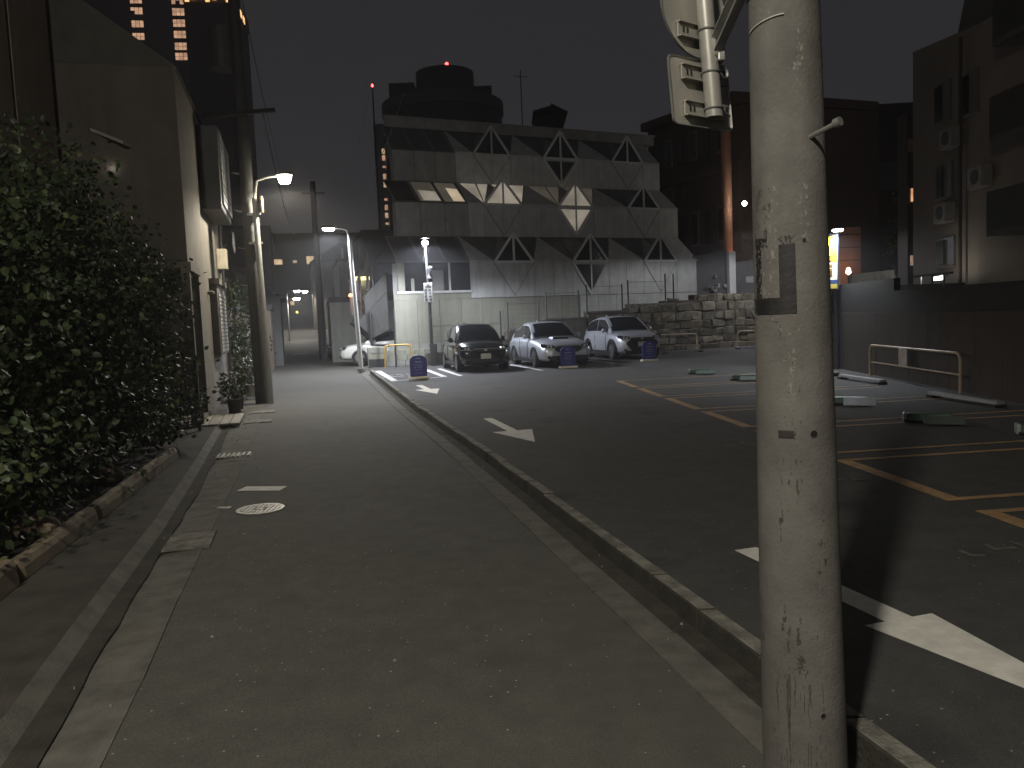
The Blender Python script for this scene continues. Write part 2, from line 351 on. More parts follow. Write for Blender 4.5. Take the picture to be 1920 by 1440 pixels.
for k in range(9):
    xx = -0.16 + 0.04 * k; hl = math.sqrt(0.18 ** 2 - xx * xx)
    if abs(xx) < 0.06:
        MB().box((xx, -(hl + 0.055) / 2, 0.008), (0.027, hl - 0.055, 0.006)).build('rib', IRON, mh); MB().box((xx, (hl + 0.055) / 2, 0.008), (0.027, hl - 0.055, 0.006)).build('rib', IRON, mh)
    else: MB().box((xx, 0, 0.008), (0.027, 2 * hl, 0.006)).build('rib', IRON, mh)
em = MB().lathe([(0.042, 0.005), (0.042, 0.0115)], n=16)
for k in range(5): a = 2 * math.pi * k / 5; em.box((0.03 * math.cos(a), 0.03 * math.sin(a), 0.0125), (0.03, 0.012, 0.004), a)
em.build('emblem', IRON, mh)
# small valve lid beside the gutter, gutter lids and grating
tag(MB().box((-2.83, 7.62, 0.006), (0.14, 0.07, 0.014), R(-12)).build('valve_lid', IRON, bevel=0.004), 'tiny metal valve lid at the street edge left of the manhole', 'valve lid')
lid = thing('gutter_lid', 'pale concrete gutter lid with two finger slots by the street edge', 'gutter lid', (-2.68, 6.42, 0.008), R(14))
MB().box((0, 0, 0.004), (0.36, 0.5, 0.02)).build('slab', CONC_L, lid, bevel=0.006)
for q in (-1, 1): MB().box((0.075 * q, 0.02, 0.0145), (0.06, 0.02, 0.004)).build('finger_slot', IRON_D, lid)
gr = thing('drain_grating', 'pale metal drain grating set across the left gutter', 'grating', (-3.86, 10.9, 0.002), R(14))
MB().box((0, 0, 0.0), (0.46, 0.34, 0.01)).build('tray', IRON_D, gr)
for q in range(7): MB().box((-0.20 + 0.066 * q, 0, 0.012), (0.03, 0.34, 0.016)).build('bar', IRON, gr)
for k, (px, py) in enumerate(((-4.6, 14.9), (-5.05, 16.6))): 
    l2 = thing('gutter_lid', ('flat concrete gutter lid beyond the drain grating', 'light concrete gutter lid at the foot of the left utility pole')[k], 'gutter lid', (px - 0.18, py, 0.006), R(15), 'far gutter lids')
    MB().box((0, 0, 0.003), (0.5, 0.55, 0.02)).build('slab', CONC_L, l2, bevel=0.005)

# ------------------------------------------------------------------ foreground concrete utility pole
PB = Vector((0.977, 2.70, -0.08))
def pole_axis(z): return Vector((0.977 - 0.0145 * z, 2.70, z))
def pole_r(z): return 0.1425 - 0.0118 * min(z, 3.2) - 0.005 * max(0, z - 3.2)
PC = mat('weathered_pole_concrete', (0.160, 0.153, 0.139), 0.86, 0.18, 5.5, 0.16, 80, col2=(0.108, 0.100, 0.092), stain=0.36, detail=10)
POLE = thing('utility_pole', 'tall weathered concrete utility pole in the right foreground', 'utility pole', (0, 0, 0))
zs = [-0.08 + 0.12 * i for i in range(76)]
mb = MB(); vs = []; fs = []; NP = 64
for i, z in enumerate(zs):
    c = pole_axis(z)
    for k in range(NP):
        a = 2 * math.pi * k / NP; rr = pole_r(z) * (1 + 0.004 * math.sin(3 * a + z * 2.1) + 0.003 * math.sin(7 * a - z * 5))
        if 0.46 < z < 0.52: rr += 0.002
        vs.append((c.x + rr * math.sin(a), c.y - rr * math.cos(a), z))
for i in range(len(zs) - 1):
    for k in range(NP): fs.append((i * NP + k, i * NP + (k + 1) % NP, (i + 1) * NP + (k + 1) % NP, (i + 1) * NP + k))
fs.append(tuple((len(zs) - 1) * NP + k for k in range(NP)))
mb.add(vs, fs).build('shaft', PC, POLE, smooth=True)
CAMA = math.atan2(0.96, 2.70)   # the side that faces the street: measured from -y towards -x
def on_pole(u, z, off=0.0):
    a = -CAMA + u; c = pole_axis(z); r_ = pole_r(z) + off
    return Vector((c.x + r_ * math.sin(a), c.y - r_ * math.cos(a), z))
def hash2(i, j, s=0): return (math.sin(i * 12.9898 + j * 78.233 + s * 37.7) * 43758.5453) % 1
def vnoise(x, y, s=0):
    xi, yi = math.floor(x), math.floor(y); fx, fy = x - xi, y - yi; fx = fx * fx * (3 - 2 * fx); fy = fy * fy * (3 - 2 * fy)
    return (hash2(xi, yi, s) * (1 - fx) + hash2(xi + 1, yi, s) * fx) * (1 - fy) + (hash2(xi, yi + 1, s) * (1 - fx) + hash2(xi + 1, yi + 1, s) * fx) * fy
def shell(name, u0, u1, z0, z1, nu, nz, keep, material, off=0.0025):
    mb = MB(); idx = {}
    def vid(i, j, o):
        if (i, j, o) not in idx: idx[(i, j, o)] = len(mb.v); mb.v.append(tuple(on_pole(u0 + (u1 - u0) * i / nu, z0 + (z1 - z0) * j / nz, off if o else 0.0003)))
        return idx[(i, j, o)]
    K = {(i, j) for i in range(nu) for j in range(nz) if keep(u0 + (u1 - u0) * (i + .5) / nu, z0 + (z1 - z0) * (j + .5) / nz)}
    for i, j in K:
        mb.f.append((vid(i, j, 1), vid(i + 1, j, 1), vid(i + 1, j + 1, 1), vid(i, j + 1, 1)))
        for di, dj, (a, b) in ((-1, 0, ((i, j), (i, j + 1))), (1, 0, ((i + 1, j), (i + 1, j + 1))), (0, -1, ((i, j), (i + 1, j))), (0, 1, ((i, j + 1), (i + 1, j + 1)))):
            if (i + di, j + dj) not in K: mb.f.append((vid(*a, 1), vid(*b, 1), vid(*b, 0), vid(*a, 0)))
    return mb.build(name, material, POLE)
TAPE = mat('old_black_tape', (0.020, 0.019, 0.020), 0.6, 0.35, 20, 0.12, 60)
def tape_keep(u, z):
    n = vnoise(u * 26, z * 130, 1) * 0.6 + vnoise(u * 60, z * 300, 2) * 0.4
    if z < 1.735 + 0.006 * (n - .5): return n > 0.06 and not (u < -1.12 and n > .55)
    if u > -0.30 + 0.03 * (n - .5): return not (z > 1.905 and n < 0.5 + (1.93 - z) * 8)
    if u < -0.86: return n > 0.50 and not (u < -1.1)
    return z > 1.90 and u < -0.62 and n > .52
shell('tape_frame', -1.22, 0.12, 1.683, 1.932, 70, 66, tape_keep, TAPE)
stuff_shell = shell('tape_scrap', -1.15, -0.5, 1.90, 2.09, 34, 40, lambda u, z: vnoise(u * 6, z * 34, 5) * .7 + vnoise(u * 30, z * 150, 6) * .3 > 0.66, mat('tape_residue', (0.075, 0.073, 0.065), 0.85, 0.3, 30), 0.001); stuff(stuff_shell)
RES = mat('paper_residue', (0.225, 0.217, 0.197), 0.9, 0.25, 40); DRT = mat('dark_scuff', (0.07, 0.064, 0.056), 0.9, 0.3, 40)
stuff_shell = shell('paper_scrap', -1.2, 0.5, 1.33, 2.66, 110, 300, lambda u, z: vnoise(u * 13, z * 60, 9) * .45 + vnoise(u * 45, z * 190, 10) * .3 + vnoise(u * 2.2, z * 4, 11) * .45 > 0.872, RES, 0.0008); stuff(stuff_shell)
stuff_shell = shell('scuff_marks', -1.25, 0.7, 0.25, 1.66, 120, 330, lambda u, z: vnoise(u * 16, z * 30, 14) * .5 + vnoise(u * 50, z * 150, 15) * .25 + vnoise(u * 2.6, z * 3.5, 16) * .45 > 0.915, DRT, 0.0008); stuff(stuff_shell)
stuff_shell = shell('water_streak', -0.7, 0.7, 0.02, 0.62, 110, 90, lambda u, z: vnoise(u * 34, z * 5, 21) * .6 + vnoise(u * 90, z * 34, 22) * .25 + (0.15 if z < 0.48 else 0.02) > 0.80, mat('streak_stain', (0.075, 0.068, 0.06), 0.92, 0.3, 30), 0.0007); stuff(stuff_shell)
shell('small_plate', -0.42, -0.04, 1.279, 1.302, 10, 4, lambda u, z: True, mat('bronze_plate', (0.055, 0.048, 0.045), 0.5, 0.2, 40, metal=0.3), 0.004)
def hole(u, z, r_, nm='bolt_hole'):
    c = on_pole(u, z, 0.0); o = (on_pole(u, z, 0.01) - c).normalized(); s_ = Vector((-o.y, o.x, 0)); q = MB(); n = 16
    q.tube([c - o * 0.0004, c + o * 0.0022], [r_, r_ * 0.96], n); q.build(nm, mat('hole_dark', (0.010, 0.009, 0.008), 0.9, 0.0), POLE)
    rim = MB(); rim.tube([c + o * 0.001 + (s_ * math.cos(a) + Vector((0, 0, 1)) * math.sin(a)) * r_ for a in [2 * math.pi * k / 16 for k in range(17)]], 0.0016, 5, False); rim.build('hole_rim', PC, POLE)
hole(0.45, 1.29, 0.0125); hole(0.46, 0.345, 0.009); hole(0.36, 1.915, 0.006)
# step bolt
b0 = on_pole(0.58, 2.235, -0.02); dr = (on_pole(0.95, 2.235, 0.1) - on_pole(0.95, 2.235, 0)).normalized()
q = MB(); q.tube([b0, b0 + dr * 0.11 + Vector((0, 0, 0.026))], 0.0078, 12); sb = q.build('step_bolt', STEEL, POLE, smooth=True)
e_ = b0 + dr * 0.11 + Vector((0, 0, 0.026)); MB().tube([e_ - dr * 0.004, e_ + dr * 0.016 + Vector((0, 0, 0.004))], 0.0145, 14).build('bolt_head', STEEL, sb, smooth=True)
q = MB(); q.tube([on_pole(u * 0.1 - 1.2, 2.60 + 0.022 * math.sin(max(0, u * 0.1) * 1.2), 0.003) for u in range(0, 13)], 0.0028, 6); q.build('tie_wire', mat('pale_wire', (0.5, 0.48, 0.43), 0.6), POLE)
for q_ in (2.72, 2.80, 3.4, 3.5):
    q = MB(); q.tube([on_pole(2 * math.pi * k / 24, q_, 0.004) for k in range(25)], 0.006, 6, False); q.build('steel_band', STEEL, POLE)
# ------------------------------------------------------------------ traffic sign backs
sdv = Vector((0.816, 0.578, 0)); nb = Vector((0.578, -0.816, 0))   # along the plates / out of their backs
PIPE_B = Vector((0.757, 2.90, 2.385)); PIPE_T = Vector((0.700, 2.90, 3.25))
sg = thing('sign_post_assembly', 'grey pipe with backs of two traffic signs, bracketed to the foreground pole', 'traffic sign', (0, 0, 0))
q = MB(); ax = (PIPE_T - PIPE_B).normalized()
n_ = 28; ring = lambda p, r_: [p + (sdv * math.cos(2 * math.pi * k / n_) + nb * math.sin(2 * math.pi * k / n_)) * r_ for k in range(n_)]
vs = ring(PIPE_B, 0.0305) + ring(PIPE_T, 0.0305) + ring(PIPE_B, 0.027) + ring(PIPE_B + ax * 0.3, 0.027)
fs = [(k, (k + 1) % n_, n_ + (k + 1) % n_, n_ + k) for k in range(n_)] + [(k, 2 * n_ + k, 2 * n_ + (k + 1) % n_, (k + 1) % n_) for k in range(n_)] + [(2 * n_ + k, 3 * n_ + k, 3 * n_ + (k + 1) % n_, 2 * n_ + (k + 1) % n_) for k in range(n_)]
q.add(vs, fs).build('pipe', mat('pipe_grey_paint', (0.40, 0.39, 0.355), 0.35, 0.1, 9, metal=0.4), sg, smooth=True)
def pipe_at(z): t = (z - PIPE_B.z) / (PIPE_T.z - PIPE_B.z); return PIPE_B + (PIPE_T - PIPE_B) * t
def plate(name, outline, cz, tilt=0.0):
    c = pipe_at(cz) - nb * 0.046; P = [c + sdv * a + ax * b for a, b in outline]; q = MB(); q.prism(P, nb * 0.0025); pl = q.build(name, ALU, sg)
    # folded rim
    rm = MB(); n = len(P)
    for i in range(n):
        a, b = P[i], P[(i + 1) % n]; ia = c + (a - c) * 0.965; ib = c + (b - c) * 0.965
        rm.hexa([a - nb * 0.001, b - nb * 0.001, ib - nb * 0.001, ia - nb * 0.001], [a + nb * 0.009, b + nb * 0.009, ib + nb * 0.004, ia + nb * 0.004])
    rm.build('rim', STEEL, pl); return pl
circ = [(0.165 * math.cos(2 * math.pi * k / 48) - 0.01, 0.165 * math.sin(2 * math.pi * k / 48)) for k in range(48)]
plate('round_sign_plate', circ, 2.765)
rc = []
for cx_, cy_, a0 in ((0.133, 0.097, 0), (-0.133, 0.097, 90), (-0.133, -0.097, 180), (0.133, -0.097, 270)):
    for k in range(5): a = R(a0 + 22.5 * k); rc.append((cx_ + 0.022 * math.cos(a) - 0.012, cy_ + 0.022 * math.sin(a)))
plate('rectangular_sign_plate', rc, 2.475)
for z_ in (2.685, 2.54, 2.415):
    c = pipe_at(z_); q = MB(); q.tube([c + (sdv * math.cos(2 * math.pi * k / 24) + nb * math.sin(2 * math.pi * k / 24)) * 0.0325 for k in range(25)], 0.0035, 5, False); q.build('clamp_band', STEEL, sg)
    ch = MB(); ch.box(tuple(c - nb * 0.036), (0.22, 0.006, 0.045), math.atan2(sdv.y, sdv.x)); ch.box(tuple(c - nb * 0.032 + ax * 0.024), (0.22, 0.02, 0.004), math.atan2(sdv.y, sdv.x)); ch.box(tuple(c - nb * 0.032 - ax * 0.024), (0.22, 0.02, 0.004), math.atan2(sdv.y, sdv.x))
    chn = ch.build('channel_bracket', ALU, sg)
    for q_ in (-0.085, -0.065, 0.065, 0.085): MB().box(tuple(c - nb * 0.0318 + sdv * q_), (0.006, 0.004, 0.018), math.atan2(sdv.y, sdv.x)).build('slot', BLACK, chn)
    lug = c + sdv * 0.048 + nb * 0.006; MB().box(tuple(lug), (0.03, 0.02, 0.032), math.atan2(sdv.y, sdv.x)).build('clamp_lug', STEEL, sg, bevel=0.003)
    MB().box(tuple(lug + nb * 0.0108), (0.012, 0.004, 0.015), math.atan2(sdv.y, sdv.x)).build('clamp_nut', STEEL_D, sg)
bA = pipe_at(2.62) + Vector((0.03, -0.02, 0)); bB = pole_axis(2.80) + Vector((-0.10, -0.02, 0)); bd = (bB - bA).normalized(); side = bd.cross(Vector((0, 0, 1))).normalized(); bu = side.cross(bd)
q = MB()
for (h0, h1, s0, s1) in ((-0.026, 0.026, -0.004, 0.004), (0.022, 0.026, 0.004, 0.03), (-0.026, -0.022, 0.004, 0.03)):
    P = lambda h, s_: [bA + bu * h + side * s_, bB + bu * h + side * s_]
    a, b, c, d = P(h0, s0), P(h0, s1), P(h1, s1), P(h1, s0)
    q.hexa([a[0], b[0], c[0], d[0]], [a[1], b[1], c[1], d[1]])
q.build('bracket_arm', STEEL, sg); MB().box(tuple(bB + Vector((-0.005, -0.02, -0.03))), (0.03, 0.05, 0.11)).build('bracket_foot', STEEL, sg, bevel=0.004)
MB().box(tuple(pipe_at(2.60) + Vector((0.035, -0.012, 0))), (0.025, 0.05, 0.06)).build('bracket_saddle', STEEL, sg, bevel=0.004)

# ------------------------------------------------------------------ street lamps
def street_lamp(label, base, top, arm_end, head_dir, power, col, lens, r_=0.06, pole_mat=None, head=(0.46, 0.2, 0.09), group=None, sign=False, lamp_rad=0.07, spread='SPOT', bowl=0.08):
    b = Vector(base); t = thing('street_lamp', label, 'street lamp', base, 0, group)
    tp = Vector(top) - b; ae = Vector(arm_end) - b; pm = pole_mat or STEEL
    q = MB(); q.tube([(0, 0, -0.05), tuple(tp * 0.5), tuple(tp)], [r_, r_ * 0.92, r_ * 0.8], 14); q.build('pole', pm, t, smooth=True)
    if (ae - tp).length > 0.25:
        mid = tp + Vector(((ae.x - tp.x) * 0.12, (ae.y - tp.y) * 0.12, (ae.z - tp.z) * 0.8)); m2 = tp + (ae - tp) * 0.5; m2.z = ae.z - 0.02
        q = MB(); q.tube([tuple(tp - Vector((0, 0, 0.25))), tuple(tp), tuple(mid), tuple(m2), tuple(ae)], r_ * 0.42, 10); q.build('arm', pm, t, smooth=True)
    hd = Vector(head_dir).normalized(); an = math.atan2(hd.y, hd.x)
    hc = ae + hd * head[0] * 0.4
    s_ = MB(); n = 16
    top_ring = [hc + Matrix.Rotation(an, 3, 'Z') @ Vector((head[0] * 0.42 * math.cos(2 * math.pi * k / n), head[1] * 0.40 * math.sin(2 * math.pi * k / n), head[2])) for k in range(n)]
    bot_ring = [hc + Matrix.Rotation(an, 3, 'Z') @ Vector((head[0] * 0.5 * math.cos(2 * math.pi * k / n), head[1] * 0.5 * math.sin(2 * math.pi * k / n), 0)) for k in range(n)]
    s_.hexa(bot_ring, top_ring); h_ = s_.build('lamp_head', mat('lamp_housing', (0.22, 0.22, 0.22), 0.4, 0.1, 8), t, smooth=True)
    lr = [hc + Matrix.Rotation(an, 3, 'Z') @ Vector((head[0] * 0.42 * math.cos(2 * math.pi * k / n), head[1] * 0.42 * math.sin(2 * math.pi * k / n), -0.004)) for k in range(n)]
    lb = [hc + Matrix.Rotation(an, 3, 'Z') @ Vector((head[0] * 0.3 * math.cos(2 * math.pi * k / n), head[1] * 0.3 * math.sin(2 * math.pi * k / n), -bowl)) for k in range(n)]
    MB().hexa(lb, lr).build('lens', lens, t, smooth=True)
    lamp(t, tuple(hc + Vector((0, 0, -0.09 - bowl))), power, col, lamp_rad, spread, 166, 0.35)
    return t
# warm lamp on the left utility pole
sl = street_lamp('warm glowing street lamp on a slim pale pipe against the left utility pole', (-5.60, 18.45, 0), (-5.66, 18.45, 4.70), (-5.10, 18.45, 5.17), (1, -0.1, 0), POW['warm'], (1.0, 0.92, 0.76), LENS_Y, 0.075, mat('pale_pipe', (0.30, 0.295, 0.28), 0.5, 0.15, 8), (0.38, 0.30, 0.09), bowl=0.17)
MB().box((0.10, -0.02, 4.55), (0.05, 0.10, 0.36)).build('ballast_box', mat('gold_tape', (0.35, 0.22, 0.09), 0.5), sl, bevel=0.01)
# white lamp on its own pole at the far kerb
l2 = street_lamp('light grey lamp pole with a curved arm at the kerb left of the cars', (-5.42, 28.9, 0.06), (-5.58, 28.9, 4.75), (-6.1, 28.9, 5.22), (-1, -0.25, 0), POW['pole'], (0.93, 0.97, 1.0), LENS_W, 0.085, mat('lamp_pole_white', (0.55, 0.55, 0.53), 0.4, 0.1, 8), (0.5, 0.24, 0.1))
MB().lathe([(0.16, 0.0), (0.15, 0.12), (0.1, 0.14)], n=14).build('base_collar', CONC_L, l2)
# lamp post with boards inside the lot
lp = thing('car_park_lamp_post', 'dark lamp post with a glowing head behind the blue sign nearest the street', 'lamp post', (-2.98, 30.35, LZ))
MB().tube([(0, 0, -0.02), (0.0, 0, 2.4), (-0.06, 0, 4.5)], [0.07, 0.062, 0.05], 14).build('pole', mat('post_grey', (0.04, 0.042, 0.046), 0.4, 0.15, 8), lp, smooth=True)
MB().box((0.06, 0.03, 0.42), (0.26, 0.24, 0.84)).build('base_cabinet', mat('cabinet_dark', (0.03, 0.03, 0.03), 0.5), lp, bevel=0.015)
MB().lathe([(0.05, 4.42), (0.13, 4.5), (0.16, 4.56)], c=(-0.06, 0, 0), n=16).build('lamp_cup', STEEL_D, lp, smooth=True)
MB().lathe([(0.02, 4.57), (0.11, 4.59), (0.115, 4.65), (0.08, 4.70), (0.02, 4.72)], c=(-0.06, 0, 0), n=16).build('lens', emit('lamp_lens_lot', (1.0, 0.93, 1.0), 110), lp, smooth=True)
MB().lathe([(0.03, 4.78), (0.19, 4.79), (0.16, 4.84), (0.02, 4.86)], c=(-0.06, 0, 0), n=16).build('lamp_cap', STEEL_D, lp, smooth=True)
lamp(lp, (-0.06, -0.42, 4.56), POW['lot'], (0.84, 0.88, 1.0), 0.1, 'SPOT', 164, 0.3)
hl_ = thing('car_park_lamp_post', 'lamp post by the stone wall hidden behind the foreground pole', 'lamp post', (11.75, 34.1, LZ))
MB().tube([(0, 0, -0.02), (0, 0, 5.2)], [0.07, 0.05], 14).build('pole', mat('post_grey', (0.04, 0.042, 0.046), 0.4, 0.15, 8), hl_, smooth=True)
MB().box((-0.08, 0.1, 5.3), (0.36, 0.3, 0.08)).build('lamp_head', STEEL_D, hl_, bevel=0.01)
MB().box((-0.08, 0.1, 5.25), (0.3, 0.24, 0.03)).build('lens', LENS_W, hl_)
lamp(hl_, (-0.25, 0.3, 5.15), POW['hidden'], (0.93, 0.94, 1.0), 0.1, 'SPOT', 170, 0.2)
MB().tube([(0.06, -0.05, 3.30), (0.06, -0.05, 3.46), (0.08, -0.07, 3.62)], [0.08, 0.07, 0.09], 12).build('camera_body', mat('camera_white', (0.2, 0.2, 0.195), 0.4), lp, smooth=True)
MB().tube([(0.08, -0.07, 3.62), (0.09, -0.08, 3.72)], [0.12, 0.11], 14).build('camera_hood', STEEL_D, lp, smooth=True)
MB().tube([(0.09, -0.08, 3.721), (0.09, -0.085, 3.74)], [0.10, 0.03], 14).build('hood_top', mat('camera_white', (0.2, 0.2, 0.195)), lp)
bd_ = MB().box((-0.02, -0.10, 2.76), (0.34, 0.03, 0.74)).build('notice_board', mat('board_white', (0.22, 0.22, 0.21), 0.5, 0.1, 6), lp, bevel=0.02)
rr = random.Random(5)
for i in range(5): 
    for j in range(2): MB().box((-0.10 + 0.15 * j + rr.uniform(-.02, .02), -0.117, 2.50 + 0.12 * i), (rr.uniform(0.05, 0.10), 0.006, rr.uniform(0.05, 0.09))).build('lettering', mat('board_ink', (0.02, 0.018, 0.02), 0.6), bd_)
MB().tube([(-0.02, -0.118, 3.02), (-0.02, -0.124, 3.02)], 0.055, 14).build('dark_symbol', STEEL_D, bd_)
for z_ in (0.35, 0.62, 0.95, 1.9): MB().box((0.075, -0.05, z_), (0.035, 0.03, 0.05)).build('clip', STEEL, lp)
# lamp and yellow signboard at the right wall
ys = thing('lit_signboard_post', 'dark post with a bright lamp over a tall narrow yellow signboard', 'signboard', (8.30, 20.45, LZ))
MB().tube([(0.06, 0, -0.02), (0.05, 0, 3.38)], 0.05, 12).build('pole', mat('post_navy', (0.02, 0.025, 0.04), 0.4), ys, smooth=True)
an = R(-38)
def SB(nm, z0, z1, x0, x1, M_, off=0.0): return MB().box((-0.07 + (x0 + x1) / 2 * math.cos(an) + math.sin(an) * (0.05 + off) , (x0 + x1) / 2 * math.sin(an) - math.cos(an) * (0.05 + off), (z0 + z1) / 2), (x1 - x0, 0.02 if off else 0.09, z1 - z0), an).build(nm, M_, ys)
SB('board_case', 2.02, 3.42, -0.19, 0.19, mat('case_navy', (0.03, 0.04, 0.06), 0.4))
SB('yellow_panel', 2.72, 3.37, -0.165, 0.165, mat('sign_yellow', (0.75, 0.55, 0.02), 0.5, 0.1, 3), 0.055)
SB('white_panel', 2.28, 2.715, -0.165, 0.165, mat('sign_cream', (0.72, 0.68, 0.50), 0.5, 0.1, 3), 0.055)
SB('blue_panel', 2.18, 2.275, -0.165, 0.165, mat('sign_blue', (0.04, 0.08, 0.22), 0.5), 0.055)
SB('lower_panel', 2.06, 2.175, -0.165, 0.165, mat('sign_yellow2', (0.55, 0.42, 0.08), 0.5, 0.1, 3), 0.055)
for k, z_ in enumerate((2.86, 2.76, 2.62, 2.50, 2.40)): SB('lettering', z_, z_ + 0.06, -0.07 + 0.02 * (k % 2), 0.05, mat('sign_ink', (0.20, 0.10, 0.02), 0.6), 0.068)
MB().tube([(0.05, 0, 3.38), (0.0, -0.1, 3.52), (-0.02, -0.22, 3.54)], 0.02, 8).build('lamp_arm', STEEL_D, ys)
MB().box((-0.03, -0.30, 3.54), (0.26, 0.18, 0.05), an).build('lamp_head', STEEL_D, ys, bevel=0.01)
MB().box((-0.03, -0.30, 3.495), (0.22, 0.15, 0.045), an).build('lens', emit('lamp_lens_sign', (1.0, 0.99, 0.93), 90), ys, bevel=0.01)
lamp(ys, (-0.10, -0.42, 3.42), POW['sign'], (0.86, 0.92, 1.0), 0.08, 'SPOT', 150, 0.4)
# lamp behind the photographer: casts the foreground pole's shadow across the lot
street_lamp('street lamp on a grey pole behind the viewpoint at the left kerb', (-3.0, -2.5, 0), (-3.0, -2.5, 6.0), (-1.95, -2.25, 6.5), (1, 0.2, 0), POW['behind'], (1.0, 0.935, 0.80), LENS_Y, 0.07, spread='POINT', lamp_rad=0.16)

# ------------------------------------------------------------------ white stepped building with diamond windows
E_ = Vector((0.898, 0.44, 0)); BK = Vector((-0.44, 0.898, 0)); P0 = Vector((-2.5, 34.5, 0))
def fp(s, d, z): return P0 + E_ * s + BK * d + Vector((0, 0, z))
EA = math.atan2(0.44, 0.898)
PAN = mat('white_cladding', (0.50, 0.505, 0.49), 0.55, 0.10, 2.0, 0.0, 10, col2=(0.40, 0.405, 0.385), stain=0.22)
PAN_G = mat('grey_cladding', (0.30, 0.30, 0.28), 0.6, 0.10, 2.0, col2=(0.23, 0.23, 0.21), stain=0.2)
SIDING = mat('pale_siding', (0.25, 0.25, 0.205), 0.6, 0.1, 3, col2=(0.24, 0.24, 0.19), stain=0.25)
FRAME = mat('white_frame', (0.60, 0.61, 0.60), 0.5, 0.08, 4)
LIT = emit('lit_window', (0.84, 0.74, 0.60), 0.27, 0.35, 0.9); LIT2 = emit('dim_lit_window', (0.7, 0.62, 0.48), 0.07, 0.5, 0.8); LIT3 = emit('bright_blind', (1.0, 0.80, 0.55), 0.45, 0.3, 1.2)
B = thing('stepped_white_building', 'white three tier building with sloping glass and diamond shaped windows', 'building', (0, 0, 0))
def fbox(s0, s1, d0, d1, z0, z1, name, M_, parent=None, mb=None):
    sk = 0.37 * (d1 - d0) if name in ('core', 'parapet', 'coping') else 0.0
    q = mb or MB(); q.hexa([fp(s0, d0, z0), fp(s1, d0, z0), fp(s1, d1, z0), fp(s0 + sk, d1, z0)], [fp(s0, d0, z1), fp(s1, d0, z1), fp(s1, d1, z1), fp(s0 + sk, d1, z1)])
    return q if mb else q.build(name, M_, parent or B)
CORE = mat('core_wall', (0.20, 0.20, 0.195), 0.8, 0.15, 1)
fbox(-2.5, 13.4, 0.06, 12, -0.1, 4.24, 'core', CORE)
fbox(-1.85, 13.42, 1.56, 12, 4.24, 6.95, 'core', CORE)
fbox(-1.35, 13.45, 3.06, 12, 6.95, 9.5, 'core', CORE)
fbox(-1.0, 13.5, 4.52, 12, 9.5, 10.9, 'core', CORE)
par = fbox(-1.1, 14.2, 4.4, 12.1, 10.9, 11.36, 'parapet', PAN_G)
fbox(-1.15, 14.3, 4.35, 12.2, 11.362, 11.42, 'coping', PAN_G, par)
EPS = 0.02
DGL = mat('dormer_glass', (0.030, 0.032, 0.036), 0.15, 0.0, spec=0.6)
RGL = mat('roof_glass', (0.085, 0.088, 0.096), 0.3, 0.2, 0.8, spec=0.5)
TIERS = [dict(d=0.0, z0=2.72, ze=4.27, d1=1.5, zt=5.53, c=(3.13, 7.13, 11.13), right=13.37, left=1.0),
         dict(d=1.5, z0=5.53, ze=7.0, d1=3.0, zt=8.17, c=(3.45, 7.32, 11.3), right=13.42, left=1.7),
         dict(d=3.0, z0=8.17, ze=9.56, d1=4.5, zt=10.9, c=(3.68, 7.45, 11.43), right=13.47, left=1.8)]
HWD = 0.96
def barmesh(q, a, b, wd, out):
    """flat bar between two points with thickness towards 'out'"""
    a = Vector(a); b = Vector(b); d = (b - a).normalized(); s_ = d.cross(out).normalized() * wd / 2
    q.hexa([a - s_, b - s_, b + s_, a + s_], [a - s_ + out, b - s_ + out, b + s_ + out, a + s_ + out])
OUT = -BK
